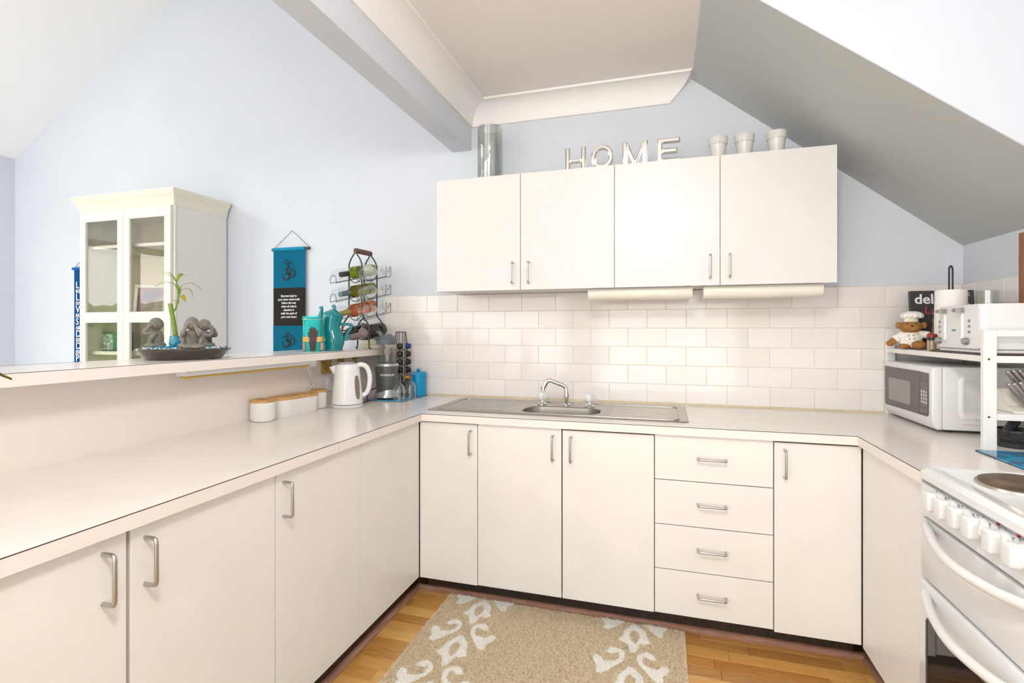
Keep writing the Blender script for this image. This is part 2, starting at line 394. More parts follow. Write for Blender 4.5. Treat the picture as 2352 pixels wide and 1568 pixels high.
def sz(x): return S0[1] + (S1[1] - S0[1]) * (x - S0[0]) / (S1[0] - S0[0])
YS = 2.005
bm = prism(N(), [(0.142, ZC), (XR, sz(XR)), (XR, 3.75), (0.142, 3.75)], 'y', YS, WB)
struct('wall_stairs', bm, M_wall, 'pale blue side of the stair flight')
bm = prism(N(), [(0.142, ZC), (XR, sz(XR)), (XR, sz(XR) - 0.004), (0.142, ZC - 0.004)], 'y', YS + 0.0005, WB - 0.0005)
struct('ceiling_soffit', bm, mat('soffit_shade_grey', (0.51, 0.535, 0.535), 0.8, noise=0.015, scale=3), 'sloping underside of the stairs, darkened with shade')  # wall colour darkened to grey: the shade is put into the paint
bm = N(); box(bm, (0.06, -3.2, ZC + 0.02), (0.142, YS, 3.75)); box(bm, (0.06, -3.2, 3.65), (0.30, YS, 3.75)); box(bm, (1.2, -3.2, 3.65), (XR, YS, 3.75)); box(bm, (0.30, 0.7, 3.65), (1.2, YS, 3.75)); box(bm, (0.80, -0.2, 3.65), (1.2, 0.7, 3.75)); box(bm, (0.30, -3.2, 3.65), (1.2, -0.2, 3.75))
struct('ceiling_stairwell', bm, M_vault, 'high white ceiling of the stairwell with an added light opening')  # roof opening added to brighten the upper side of the stairs
# skirtings in front of the plinths
def skirting(name, pts, nrm, label):
    bm = N(); prof = [(0, 0), (0.019, 0), (0.020, 0.003), (0.020, 0.009), (0.017, 0.011), (0.0165, 0.015), (0.011, 0.020), (0.005, 0.022), (0, 0.0225)]
    A = [bm.verts.new((pts[0][0] + nrm[0]*p[0], pts[0][1] + nrm[1]*p[0], p[1])) for p in prof]
    B = [bm.verts.new((pts[1][0] + nrm[0]*p[0], pts[1][1] + nrm[1]*p[0], p[1])) for p in prof]
    for i in range(len(prof)): bm.faces.new((A[i], B[i], B[(i+1) % len(prof)], A[(i+1) % len(prof)]))
    bm.faces.new(A); bm.faces.new(B[::-1]); struct(name, bm, M_mould, label, smooth=0.7)
skirting('baseboard_back', ((-1.185, 2.316), (0.760, 2.316)), (0, -1), 'reddish brown moulding along the back cabinets')
skirting('baseboard_left', ((-1.185, 0.0), (-1.185, 2.316)), (1, 0), 'reddish brown moulding along the breakfast bar cabinets')
skirting('baseboard_right', ((0.762, 1.71), (0.762, 2.316)), (-1, 0), 'reddish brown moulding beside the cooker')
# unseen globes added as fill light, over the kitchen and in the living room
def fill_pendant(x, y, z, zc, r, strength, label):
    t = thing('fill_globe', label, 'fill_lamp', (x, y, z), local=True)
    m = bpy.data.materials.new('fill_glow'); m.use_nodes = True; p = m.node_tree.nodes['Principled BSDF']
    p.inputs['Base Color'].default_value = (0.9, 0.9, 0.88, 1); p.inputs['Emission Color'].default_value = (1.0, 0.975, 0.94, 1); p.inputs['Emission Strength'].default_value = strength
    obj('globe', ell(N(), (0, 0, 0), (r, r, r), 32, 20), m, t, 3.2)
    obj('lamp_holder', lathe(N(), [(0.0, r - 0.004), (0.04, r - 0.004), (0.04, r + 0.02), (0.012, r + 0.05), (0.0, r + 0.05)], n=20), M_chrome, t, 0.6)
    obj('flex', sweep(N(), [(0, 0, r + 0.05), (0, 0, zc - z - 0.02)], 0.003, 8), M_wplast, t)
    obj('ceiling_rose', lathe(N(), [(0.0, zc - z - 0.022), (0.03, zc - z - 0.022), (0.045, zc - z - 0.001), (0.0, zc - z - 0.001)], n=20), M_wplast, t, 0.6)
fill_pendant(-0.10, 0.05, 2.32, ZC, 0.15, 66, 'added fill light globe over the kitchen floor')
fill_pendant(-4.2, 0.6, 2.86, 2.71 + vs*(-4.2 - XL), 0.18, 27, 'added fill light globe in the living room')
# wooden board on the right wall
o = obj('wall_board', box(N(), (XR - 0.018, 1.60, 1.392), (XR - 0.0005, 2.447, 1.664), 0.002), mat('board_wood', (0.30, 0.13, 0.06), 0.5, noise=0.2, scale=8, stretch=(1, 12, 1)))
tag(recentre(o), 'brown timber board fixed to the wall above the cooker tiles', 'board')
# garden outside the doors
struct('patio', box(N(), (-14, -12, -0.2), (XL - 0.12, 8, -0.1)), mat('paving', (0.55, 0.52, 0.47), 0.8, noise=0.1, scale=4), 'pale paved patio outside the garden doors')
bm = N()
for i in range(26):
    for k in range(3):
        ell(bm, (-9.2 + random.uniform(-0.3, 0.3), -6 + i*0.5 + random.uniform(-0.2, 0.2), 0.35 + k*0.5 + random.uniform(-0.12, 0.12)), (0.55, 0.45, 0.42), 9, 6)
o = obj('hedge', bm, ramp_mat('hedge_leaves', [(0.35, (0.05, 0.12, 0.01)), (0.6, (0.30, 0.42, 0.03)), (0.8, (0.62, 0.68, 0.10))], 0.7, scale=9, bump=0.8), None)
tag(recentre(o), 'bright green hedge across the patio', 'hedge')

# ================================================================ FITTED KITCHEN
def d_handle(parent, p0, p1, out, r=0.0048):
    """D-bar handle from foot p0 to foot p1 standing off by vector out"""
    p0, p1, out = Vector(p0), Vector(p1), Vector(out)
    return obj('handle', sweep(N(), rounded([p0, p0 + out, p1 + out, p1], 0.011, 5), r, 10), M_handle, parent, 1.0)
YD, ZD0, ZD1 = 2.232, 0.098, 0.851
def back_cabinet(name, label, x0, x1, doors=(), drawers=(), group=None):
    t = thing(name, label, 'cabinet', ((x0 + x1) / 2, 2.52, 0), group=group)
    g = 0.0016
    bm = N(); ya, yb, za, zb = YD + 0.018, 2.84, 0.096, 0.853
    for a, b in (((x0 + 0.001, ya, za), (x0 + 0.016, yb, zb)), ((x1 - 0.016, ya, za), (x1 - 0.001, yb, zb)), ((x0 + 0.016, ya, za), (x1 - 0.016, yb, za + 0.016)), ((x0 + 0.016, yb - 0.006, za), (x1 - 0.016, yb, zb))): box(bm, a, b)
    obj('body', bm, M_gap, t)
    obj('plinth', box(N(), (x0 + 0.0005, 2.3165, 0.0005), (x1 - 0.0005, 2.335, 0.0955)), M_kick, t)
    for a, b, hx, za, zb in doors:
        d = obj('door', box(N(), (a + g, YD, za), (b - g, YD + 0.016, zb), 0.0012, 2), M_lam, t)
        d_handle(d, (hx, YD, 0.819), (hx, YD, 0.711), (0, -0.035, 0))
    for za, zb in drawers:
        d = obj('drawer', box(N(), (x0 + g, YD, za + g), (x1 - g, YD + 0.016, zb - g), 0.0012, 2), M_lam, t)
        zh = (za + zb) / 2 + 0.005
        d_handle(d, (0.132, YD, zh), (0.239, YD, zh), (0, -0.035, 0))
    return t
back_cabinet('base_cabinet', 'narrow single door white base cabinet in the corner left of the sink', -1.128, -0.835, [(-1.1335, -0.835, -0.867, 0.097, 0.848)])
back_cabinet('base_cabinet', 'double door white base cabinet under the steel sink', -0.835, -0.040, [(-0.835, -0.437, -0.475, 0.100, 0.853), (-0.435, -0.040, -0.394, 0.100, 0.846)])
dz = [(0.663, 0.853), (0.476, 0.663), (0.289, 0.476), (0.101, 0.289)]
back_cabinet('drawer_cabinet', 'white base cabinet with four stacked drawers', -0.040, 0.415, drawers=dz)
back_cabinet('base_cabinet', 'single door white base cabinet between the drawers and the right corner', 0.415, 0.716, [(0.416, 0.7185, 0.453, 0.094, 0.846)])
XD = -1.135
def left_cabinet(label, y0, y1, doors, filler=None):
    t = thing('base_cabinet', label, 'cabinet', (-1.45, (y0 + y1) / 2, 0)); g = 0.0016
    obj('body', box(N(), (-1.74, y0 + 0.001, 0.096), (XD - 0.018, y1 - 0.001, 0.853)), M_gap, t)
    obj('plinth', box(N(), (-1.205, y0 + 0.0005, 0.0005), (-1.1855, min(y1, 2.31) - 0.0005, 0.0955)), M_kick, t)
    for a, b, hy in doors:
        d = obj('door', box(N(), (XD - 0.016, a + g, ZD0), (XD, b - g, ZD1), 0.0012, 2), M_lam, t)
        if hy: d_handle(d, (XD, hy, 0.818), (XD, hy, 0.712), (0.035, 0, 0))
    if filler: obj('filler_panel', box(N(), (XD - 0.016, filler[0] + 0.0008, ZD0), (XD, filler[1] - 0.004, ZD1), 0.001), M_lam, t)
    return t
left_cabinet('double door white base cabinet under the breakfast bar, away from the sink', 0.39, 1.281, [(0.39, 0.833, 0.782), (0.839, 1.281, 0.873)])
left_cabinet('white base cabinet with one door and a blank corner panel', 1.281, 2.228, [(1.281, 1.733, 1.313)], (1.733, 2.232))
t = thing('end_panel', 'plain white panel between the corner cabinet and the cooker', 'panel', (0.73, 1.98, 0))
obj('panel', box(N(), (0.720, 1.712, 0.088), (0.736, 2.2285, 0.8535), 0.001), M_lam, t)
obj('plinth', box(N(), (0.764, 1.712, 0.0005), (0.78, 2.3155, 0.0875)), M_kick, t)
# worktop, one continuous U
t = thing('worktop', 'U shaped cream laminate worktop with a dark line along its front edge', 'worktop', (-0.2, 2.5, 0.854))
bm = N(); za, zb = 0.8545, WTOP
HX0, HX1, HY0, HY1 = -0.70, -0.285, 2.375, 2.625
for a, b in (((-1.757, 0.30), (-1.115, 2.2155)), ((-1.757, 2.2155), (HX0, WB - 0.0065)), ((HX1, 2.2155), (XR - 0.0065, WB - 0.0065)), ((HX0, 2.2155), (HX1, HY0)), ((HX0, HY1), (HX1, WB - 0.0065)), ((0.699, 1.712), (XR - 0.0065, 2.2155))):
    box(bm, (*a, za), (*b, zb))
obj('top', bm, M_top, t)
bm = N()
for a, b in (((-1.1152, 0.30), (-1.1140, 2.2145)), ((-1.1152, 2.2143), (0.6992, 2.2155)), ((0.6980, 1.712), (0.6992, 2.2145))): box(bm, (*a, za), (*b, zb - 0.0022))
obj('edge_band', bm, M_edge, t)
bm = N()
for a, b in (((-1.1152, 0.30), (-1.1138, 2.2143)), ((-1.1142, 2.2139), (0.6984, 2.2155)), ((0.6978, 1.712), (0.6992, 2.2143))): box(bm, (*a, zb - 0.0022), (*b, zb - 0.0002))
obj('edge_line', bm, M_dark, t)
bm = box(N(), (-1.1152, 1.5655, za), (-1.1136, 1.5665, zb - 0.003)); obj('seam', bm, M_gap, t)
# breakfast bar: half wall and raised top
bm = box(N(), (-1.86, 0.10, 0), (-1.7575, WB - 0.001, 1.1415)); struct('wall_bar', bm, M_edge, 'beige laminated half wall behind the worktop')
t = thing('breakfast_bar_top', 'long raised cream bar shelf on the half wall', 'shelf', (-1.79, 1.4, 1.142))
obj('top', box(N(), (-1.962, 0.05, 1.142), (-1.62, WB - 0.001, SHELF), 0.001), M_top, t)
obj('edge_band', box(N(), (-1.6202, 0.05, 1.1425), (-1.619, WB - 0.0012, SHELF - 0.002)), M_edge, t)
obj('edge_line', box(N(), (-1.6202, 0.05, SHELF - 0.002), (-1.6188, WB - 0.0012, SHELF - 0.0006)), M_dark, t)
bm = box(N(), (-1.9632, 0.05, 1.1425), (-1.962, WB - 0.0012, SHELF - 0.0004)); obj('back_edge_line', bm, M_dark, t)
obj('back_rail', box(N(), (-1.962, 0.05, SHELF - 0.002), (-1.953, 1.28, SHELF + 0.0003)), M_blk, t)
# ---- upper cabinets
YU, ZU0, ZU1 = 2.542, 1.499, 2.102
def upper(label, x0, x1, xm, h0, h1):
    t = thing('wall_cabinet', label, 'cabinet', ((x0 + x1) / 2, 2.7, ZU0), group=None)
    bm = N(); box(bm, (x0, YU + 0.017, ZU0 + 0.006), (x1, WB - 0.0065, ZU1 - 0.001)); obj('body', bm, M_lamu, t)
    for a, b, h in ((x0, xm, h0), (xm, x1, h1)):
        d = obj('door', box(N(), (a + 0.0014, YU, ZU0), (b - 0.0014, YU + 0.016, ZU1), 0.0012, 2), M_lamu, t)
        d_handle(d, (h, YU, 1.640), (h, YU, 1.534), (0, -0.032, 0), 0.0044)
upper('white double door wall cabinet below the glass vase', -1.190, -0.235, -0.715, -0.754, -0.668)
upper('white double door wall cabinet below the three marbled pots', -0.2348, 0.726, 0.248, 0.204, 0.288)
M_diff = mat('ivory_diffuser', (0.84, 0.81, 0.71), 0.35, noise=0.05, scale=5)
def strip_light(x0, x1, label):
    t = thing('strip_light', label, 'light', ((x0 + x1) / 2, 2.62, 1.44))
    obj('base', box(N(), (x0 + 0.01, 2.60, 1.492), (x1 - 0.01, 2.69, 1.5048), 0.002), M_wplast, t)
    pr = [(2.585, 1.497), (2.578, 1.485), (2.580, 1.465), (2.590, 1.450), (2.607, 1.442), (2.640, 1.441), (2.672, 1.446), (2.690, 1.460), (2.695, 1.480), (2.695, 1.497)]
    obj('diffuser', prism(N(), pr, 'x', x0, x1, 0.003, 2), M_diff, t, 0.7)
strip_light(-0.372, 0.130, 'ivory strip light under the wall cabinets, above the sink drainer')
strip_light(0.178, 0.684, 'ivory strip light under the wall cabinets, above the drawers')
t = thing('strip_light', 'slim strip light with yellowed lens under the breakfast bar', 'light', (-1.68, 1.85, 1.118))
obj('body', box(N(), (-1.70, 1.42, 1.122), (-1.652, 2.145, 1.1415), 0.003), M_wplast, t)
obj('lens', box(N(), (-1.7035, 1.44, 1.112), (-1.662, 2.10, 1.1215), 0.003), mat('yellow_lens', (0.62, 0.40, 0.09), 0.4), t)
obj('end_cap', box(N(), (-1.704, 2.10, 1.112), (-1.655, 2.148, 1.1218), 0.003), M_wplast, t)
# ---- sink
t = thing('kitchen_sink', 'stainless steel sink with drainers either side of its bowl', 'sink', (-0.5, 2.56, WTOP))
bm = N(); k = 5
outer = rrect(-1.140, 0.103, 2.318, 2.795, 0.012, k); brim = rrect(-1.118, 0.082, 2.338, 2.775, 0.02, k)
in1 = rrect(-0.690, -0.295, 2.386, 2.612, 0.085, k); in2 = rrect(-0.684, -0.301, 2.392, 2.606, 0.082, k); in3 = rrect(-0.672, -0.313, 2.404, 2.594, 0.075, k); in4 = rrect(-0.62, -0.365, 2.45, 2.55, 0.04, k)
Z_ = [0.8902, 0.8945, 0.8928, 0.8925, 0.8885, 0.758, 0.740]; loops = [outer, rrect(-1.134, 0.097, 2.324, 2.789, 0.012, k), brim, in1, in2, in3, in4]
V = [[bm.verts.new((p[0], p[1], z)) for p in L] for L, z in zip(loops, Z_)]; n = len(outer)
for a, b in zip(V, V[1:]):
    for i in range(n): bm.faces.new((a[i], a[(i+1) % n], b[(i+1) % n], b[i]))
bm.faces.new(V[-1])
obj('basin', bm, M_steel, t, 0.5)
rimp = [Vector((p[0], p[1], 0.8935)) for p in rrect(-1.098, 0.064, 2.352, 2.742, 0.03, 6)]
obj('drainer_edge', sweep(N(), rimp, 0.0038, 8, loop=True, flat=0.7), M_steel, t, 1.2)
for x0, x1 in ((-1.06, -0.76), (-0.24, 0.03)):
    for i in range(6):
        yy = 2.40 + i*0.05; obj('drainer_rib', sweep(N(), [(x0, yy, 0.8926), (x1, yy, 0.8926)], 0.0012, 6), M_steel, t, 1.2)
bm = lathe(N(), [(0.0, 0.0005), (0.022, 0.001), (0.038, 0.004), (0.040, 0.0005)], (-0.4925, 2.5, 0.7402), 20); obj('drain', bm, M_chrome, t, 0.6)
def tap(x, y, label):
    t = thing('tap', label, 'tap', (x, y, 0.8935), group=None)
    obj('flange', lathe(N(), [(0.027, 0.0), (0.027, 0.003), (0.019, 0.009), (0.014, 0.012), (0.0125, 0.020), (0.0, 0.020)], (x, y, 0.8935), 20), M_chrome, t, 0.6)
    bm = N(); n = 32; pf = [(0.012, 0.018), (0.021, 0.023), (0.0265, 0.036), (0.0255, 0.052), (0.022, 0.062), (0.011, 0.066)]; rg = []
    for r, h in pf:
        rg.append([bm.verts.new((x + (r*(1 + (0.10 if r > 0.017 else 0)*math.cos(4*2*PI*i/n)))*math.cos(2*PI*i/n), y + (r*(1 + (0.10 if r > 0.017 else 0)*math.cos(4*2*PI*i/n)))*math.sin(2*PI*i/n), 0.8935 + h)) for i in range(n)])
    for a, b in zip(rg, rg[1:]):
        for i in range(n): bm.faces.new((a[i], a[(i+1) % n], b[(i+1) % n], b[i]))
    bm.faces.new(rg[0]); bm.faces.new(rg[-1])
    obj('knob', bm, mat('tap_acrylic', (0.84, 0.83, 0.82), 0.12), t, 0.8)
tap(-0.628, 2.668, 'white knobbed tap left of the chrome spout'); tap(-0.372, 2.652, 'white knobbed tap right of the chrome spout')
x, y = -0.497, 2.672
t = thing('spout', 'chrome swivel spout over the sink bowl', 'tap', (x, y, 0.8935))
obj('base', lathe(N(), [(0.022, 0), (0.022, 0.003), (0.016, 0.008), (0.0125, 0.011), (0.0125, 0.038), (0.015, 0.040), (0.015, 0.062), (0.0125, 0.065), (0.0, 0.065)], (x, y, 0.8935), 22), M_chrome, t, 0.6)
sp = rounded([(x, y, 0.955), (x - 0.004, y, 0.992), (x - 0.098, y - 0.02, 1.028), (x - 0.118, y - 0.025, 0.985)], 0.03, 8)
pt = obj('pipe', sweep(N(), sp, 0.0112, 14), M_chrome, t, 1.0)
obj('nozzle', lathe(N(), [(0.0130, 0), (0.0130, 0.022), (0.0, 0.022)], (x - 0.1215, y - 0.026, 0.968), 16, axis=(0.05, 0.01, 1)), M_chrome, pt, 0.6)

# ================================================================ COOKER
t = thing('cooker', 'white freestanding electric cooker with grill drawer and oven', 'cooker', (1.0, 1.43, 0))
Y0, Y1 = 1.165, 1.703
M_en = M_white
obj('body', box(N(), (0.715, Y0, 0.0005), (1.315, Y1, 0.868), 0.004, 2), M_en, t)
pp = [(0.722, 0.775), (0.690, 0.779), (0.684, 0.784), (0.692, 0.864), (0.700, 0.868), (0.722, 0.868)]
bm = prism(N(), [(a, b) for a, b in pp], 'y', Y0 + 0.002, Y1 + 0.001, 0.006, 3); cp_ = obj('control_panel', bm, M_en, t, 0.6)
# hob with rolled rim
bm = N(); k = 6
L0 = rrect(0.692, 1.316, Y0 - 0.004, Y1 + 0.004, 0.022, k); L1 = rrect(0.684, 1.318, Y0 - 0.008, Y1 + 0.006, 0.026, k); L1b = rrect(0.684, 1.318, Y0 - 0.008, Y1 + 0.006, 0.026, k); L2 = rrect(0.698, 1.312, Y0 + 0.004, Y1 - 0.004, 0.022, k); L3 = rrect(0.728, 1.30, Y0 + 0.026, Y1 - 0.024, 0.02, k); L4 = rrect(0.735, 1.295, Y0 + 0.033, Y1 - 0.031, 0.018, k)
V = [[bm.verts.new((p[0], p[1], z)) for p in L] for L, z in ((L0, 0.8725), (L1, 0.880), (L1b, 0.897), (L2, 0.908), (L3, 0.905), (L4, 0.899))]; n = len(L0)
for a, b in zip(V, V[1:]):
    for i in range(n): bm.faces.new((a[i], a[(i+1) % n], b[(i+1) % n], b[i]))
bm.faces.new(V[0][::-1]); bm.faces.new(V[-1]); obj('hob', bm, M_en, t, 0.7)
M_plate = ramp_mat('hotplate_iron', [(0.3, (0.07, 0.045, 0.03)), (0.6, (0.16, 0.10, 0.065)), (0.8, (0.28, 0.15, 0.06))], 0.45, scale=14, metal=0.3)
def hotplate(cx, cy, r):
    hp = obj('hotplate', lathe(N(), [(r - 0.004, 0.8992), (r - 0.003, 0.910), (r - 0.014, 0.914), (0.03, 0.914), (0.026, 0.912), (0.0, 0.912)], (cx, cy, 0), 40), M_plate, t, 0.5)
    obj('trim_ring', lathe(N(), [(r + 0.004, 0.8993), (r + 0.002, 0.905), (r - 0.003, 0.907), (r - 0.0045, 0.905)], (cx, cy, 0), 40, closed=False), mat('ring_steel', (0.55, 0.50, 0.42), 0.3, 1.0), hp, 0.6)
hotplate(0.858, 1.575, 0.0925); hotplate(1.13, 1.56, 0.0755); hotplate(0.858, 1.30, 0.0755); hotplate(1.13, 1.29, 0.0925)
zk = 0.842
M_mark = mat('grey_print', (0.12, 0.12, 0.13), 0.6)
kn_rot = (PI / 2 - 0.1, 0, -PI / 2)
for i, yk in enumerate((1.588, 1.528, 1.467, 1.404, 1.326, 1.259)):
    bm = lathe(N(), [(0.024, 0.0), (0.024, 0.006), (0.0215, 0.016), (0.019, 0.018), (0.0, 0.018)], (0.6885, yk, zk), 24, axis=(-1, 0, 0.09))
    kb = obj('knob', bm, M_wplast, cp_, 0.6)
    obj('grip', prism(N(), rrect(yk - 0.0185, yk + 0.0185, zk - 0.0245, zk + 0.0245, 0.010, 4), 'x', 0.653, 0.676, 0.005, 3), M_wplast, kb, 0.7)
    f = 0.6895
    text('marking', '0', 0.007, M_mark, cp_, (f - 0.0015, yk - 0.002, zk + 0.0285), kn_rot, 0.0003)
    text('marking', 'LO', 0.006, M_mark, cp_, (f - 0.001, yk + 0.021, zk + 0.0235), kn_rot, 0.0003)
    text('marking', 'HI', 0.006, M_mark, cp_, (f - 0.001, yk - 0.025, zk + 0.020), kn_rot, 0.0003)
    if i < 4: text('marking', '::', 0.011, M_mark, cp_, (f + 0.0005, yk + 0.003, zk + 0.036), kn_rot, 0.0003)
    else:
        obj('indicator_lamp', lathe(N(), [(0.0045, 0), (0.0045, 0.002), (0.003, 0.0035), (0, 0.004)], (0.6915, yk + 0.028, zk + 0.030), 12, axis=(-1, 0, 0.09)), mat('red_lens', (0.30, 0.01, 0.04), 0.2), cp_, 0.6)
        text('marking', ('GRILL', 'OVEN')[i - 4], 0.0075, M_mark, cp_, (f + 0.0003, yk - 0.004, zk + 0.0365), kn_rot, 0.0003)
        obj('scale_ring', sweep(N(), [(0.6865 + 0.0004*a, yk + 0.0285*math.cos(PI + 0.4 + a*0.2), zk + 0.0285*math.sin(PI + 0.4 + a*0.2)) for a in range(12)], 0.0006, 5), M_mark, cp_)
def bow_handle(parent, z, x0):
    pts = [(x0 + 0.004, 1.662, z + 0.012), (x0 - 0.004, 1.652, z + 0.010), (x0 - 0.014, 1.618, z + 0.005), (x0 - 0.032, 1.540, z - 0.003), (x0 - 0.044, 1.434, z - 0.005), (x0 - 0.032, 1.328, z - 0.003), (x0 - 0.014, 1.250, z + 0.005), (x0 - 0.004, 1.216, z + 0.010), (x0 + 0.004, 1.206, z + 0.012)]
    return obj('handle', sweep(N(), spline(pts, 6), 0.0125, 14, up=(0, 0, 1), flat=0.85), M_wplast, parent, 1.2)
gd = obj('grill_door', box(N(), (0.690, Y0 + 0.004, 0.605), (0.7145, Y1 - 0.004, 0.770), 0.004, 2), M_en, t, 0.6); bow_handle(gd, 0.745, 0.690)
od = obj('oven_door', box(N(), (0.686, Y0 + 0.002, 0.085), (0.7145, Y1 - 0.001, 0.598), 0.006, 3), M_en, t, 0.6); bow_handle(od, 0.560, 0.686)
wn = obj('door_glass', box(N(), (0.6845, Y0 + 0.06, 0.16), (0.6862, Y1 - 0.052, 0.505), 0.0008), mat('oven_glass', (0.02, 0.018, 0.015), 0.04), od)
obj('door_glass_frame', sweep(N(), [(0.6848, y, z) for y, z in rrect(Y0 + 0.058, Y1 - 0.050, 0.158, 0.507, 0.01, 4)], 0.003, 6, loop=True), mat('grey_gasket', (0.10, 0.10, 0.11), 0.4), wn)
obj('drawer_front', box(N(), (0.694, Y0 + 0.004, 0.012), (0.7145, Y1 - 0.004, 0.078), 0.003), M_en, t)

# ================================================================ ON THE LEFT WORKTOP
def wrap_text(name, body, size, m, parent, c, R, ang, z, ext=0.0005, sx=1.0, slope=0.0, bold=0.0):
    """lettering bent round a cylinder of radius R about c (thing-local), centred on angle ang"""
    ob = text(name, body, size, m, parent, (0, 0, 0), (0, 0, 0), ext, sx=1.0, bold=bold)
    for v in ob.data.vertices:
        a = ang + v.co.x * sx / R; r = R + v.co.z + slope * v.co.y
        v.co = Vector((c[0] + r * math.cos(a), c[1] + r * math.sin(a), z + v.co.y))
    ob.location = (0, 0, 0); return ob
M_cer = mat('white_ceramic', (0.83, 0.81, 0.78), 0.3)
def canister(label, x, y, r, h, grp=None):
    t = thing('canister', label, 'canister', (x, y, WTOP), local=True)
    obj('jar', lathe(N(), [(r - 0.008, 0), (r - 0.002, 0.003), (r, 0.010), (r, h), (r - 0.004, h), (r - 0.004, h - 0.006), (0, h - 0.006)], n=36), M_cer, t, 0.6)
    bm = N()
    for i in range(5):
        z = 0.012 + i*(h - 0.022)/4; sweep(bm, [(r*math.cos(2*PI*k/36), r*math.sin(2*PI*k/36), z) for k in range(36)], 0.0008, 4, loop=True)
    for sgn in (1, -1):
        for j in range(14):
            sweep(bm, [((r + 0.0001)*math.cos(j*2*PI/14 + sgn*k*0.05*2.2), (r + 0.0001)*math.sin(j*2*PI/14 + sgn*k*0.05*2.2), 0.012 + k*(h - 0.022)/9) for k in range(10)], 0.0007, 4)
    o = obj('embossing', bm, M_cer, t, 1.0); o['kind'] = 'stuff'
    l = obj('lid', lathe(N(), [(r - 0.006, h - 0.004), (r - 0.006, h + 0.0005), (r + 0.0015, h + 0.0005), (r + 0.0015, h + 0.010), (r - 0.001, h + 0.012), (0, h + 0.012)], n=36), M_bamboo, t, 0.6)
    text('lettering', 'Coffee' if 'small' in label else 'Sugar', r*0.36, M_dark, l, (0, 0, h + 0.0122), (0, 0, 0.55), 0.0003)
canister('round white embossed canister with bamboo lid, standing clear of the kettle', -1.700, 1.842, 0.0505, 0.083)
canister('small round white embossed canister with bamboo lid beside the kettle', -1.706, 2.226, 0.041, 0.083)
t = thing('canister', 'long oval white canister with bamboo lid', 'canister', (-1.695, 2.035, WTOP), 1.45, local=True)
bm = N(); k = 9; rings = [(0.004, 0.0), (0.0005, 0.006), (-0.002, 0.079), (0.002, 0.079), (0.002, 0.076)]
V = [[bm.verts.new((p[0], p[1], z)) for p in rrect(-0.125 + e, 0.125 - e, -0.052 + e, 0.052 - e, 0.0505 - e, k)] for e, z in rings]; n = len(V[0])
for a, b in zip(V, V[1:]):
    for i in range(n): bm.faces.new((a[i], a[(i+1) % n], b[(i+1) % n], b[i]))
bm.faces.new(V[0][::-1]); bm.faces.new(V[-1]); obj('jar', bm, M_cer, t, 0.6)
l = obj('lid', prism(N(), rrect(-0.1285, 0.1285, -0.0555, 0.0555, 0.054, 9), 'z', 0.0792, 0.092, 0.002), M_bamboo, t, 0.6)
text('lettering', 'Tea', 0.02, M_dark, l, (0, 0, 0.0922), (0, 0, -0.9), 0.0003)

# ---- kettle
t = thing('electric_kettle', 'white plastic electric kettle on its base', 'kettle', (-1.585, 2.300, WTOP), math.radians(34.5), local=True)
kr = lambda z: 0.0785 - 0.019*max(0, (z - 0.03)/0.19)**1.25
obj('power_base', lathe(N(), [(0.074, 0), (0.079, 0.004), (0.080, 0.014), (0.077, 0.0165), (0, 0.0165)], n=40), M_wplast, t, 0.6)
pf = [(0.070, 0.018), (0.0785, 0.020)] + [(kr(z), z) for z in np.linspace(0.03, 0.212, 12)] + [(0.057, 0.219), (0.050, 0.223), (0.049, 0.2205), (0.0, 0.2205)]
kb = obj('jug', lathe(N(), pf, n=48), mat('kettle_plastic', (0.85, 0.845, 0.83), 0.16), t, 0.6)
bm = N()     # spout, a wedge on the camera's left
sp = [(-0.052, 0.0, 0.155), (-0.064, 0, 0.185), (-0.074, 0, 0.214)]
sweep(bm, sp, [0.003, 0.012, 0.018], 12, up=(0, 1, 0)); obj('spout', bm, MATS['kettle_plastic'], kb, 0.9)
obj('lid', lathe(N(), [(0.047, 0.221), (0.046, 0.226), (0.036, 0.231), (0, 0.234)], n=32), mat('kettle_lid_grey', (0.45, 0.45, 0.43), 0.35), t, 0.6)
hd = spline([(0.044, 0, 0.210), (0.070, 0, 0.219), (0.098, 0, 0.204), (0.113, 0, 0.16), (0.110, 0, 0.105), (0.094, 0, 0.068), (0.064, 0, 0.054)], 6)
obj('handle', sweep(N(), hd, 0.0145, 12, up=(0, 1, 0), flat=0.9), MATS['kettle_plastic'], t, 1.2)
hd2 = spline([(0.078, 0.002, 0.222), (0.106, 0.002, 0.205), (0.125, 0.002, 0.16), (0.121, 0.002, 0.105), (0.103, 0.002, 0.064)], 6)
obj('handle_grip', sweep(N(), hd2, 0.009, 10, up=(0, 1, 0), flat=0.8), mat('grip_grey', (0.16, 0.17, 0.17), 0.5), t, 1.2)
def oval_patch(bm, th0, z0, a, b, lift):
    c0 = None; ring = []
    for ri in (0.0, 0.5, 1.0):
        rr = []
        for i in range(28):
            ang = 2*PI*i/28; dz = b*ri*math.sin(ang); q = abs(math.cos(ang))**0.55*math.copysign(1, math.cos(ang))
            z = z0 + dz; R = kr(z) + lift; th = th0 + a*ri*q/R
            rr.append(bm.verts.new((R*math.cos(th), R*math.sin(th), z)))
            if ri == 0.0: break
        ring.append(rr)
    for i in range(28):
        bm.faces.new((ring[0][0], ring[1][i], ring[1][(i+1) % 28])); bm.faces.new((ring[1][i], ring[2][i], ring[2][(i+1) % 28], ring[1][(i+1) % 28]))
    return bm
obj('window_frame', oval_patch(N(), -0.80, 0.105, 0.0165, 0.061, 0.0006), mat('seal_dark', (0.10, 0.14, 0.12), 0.4), kb, 1.0)
w = obj('water_window', oval_patch(N(), -0.80, 0.105, 0.0142, 0.057, 0.0014), mat('smoky_plastic', (0.25, 0.20, 0.16), 0.2), kb, 1.0)
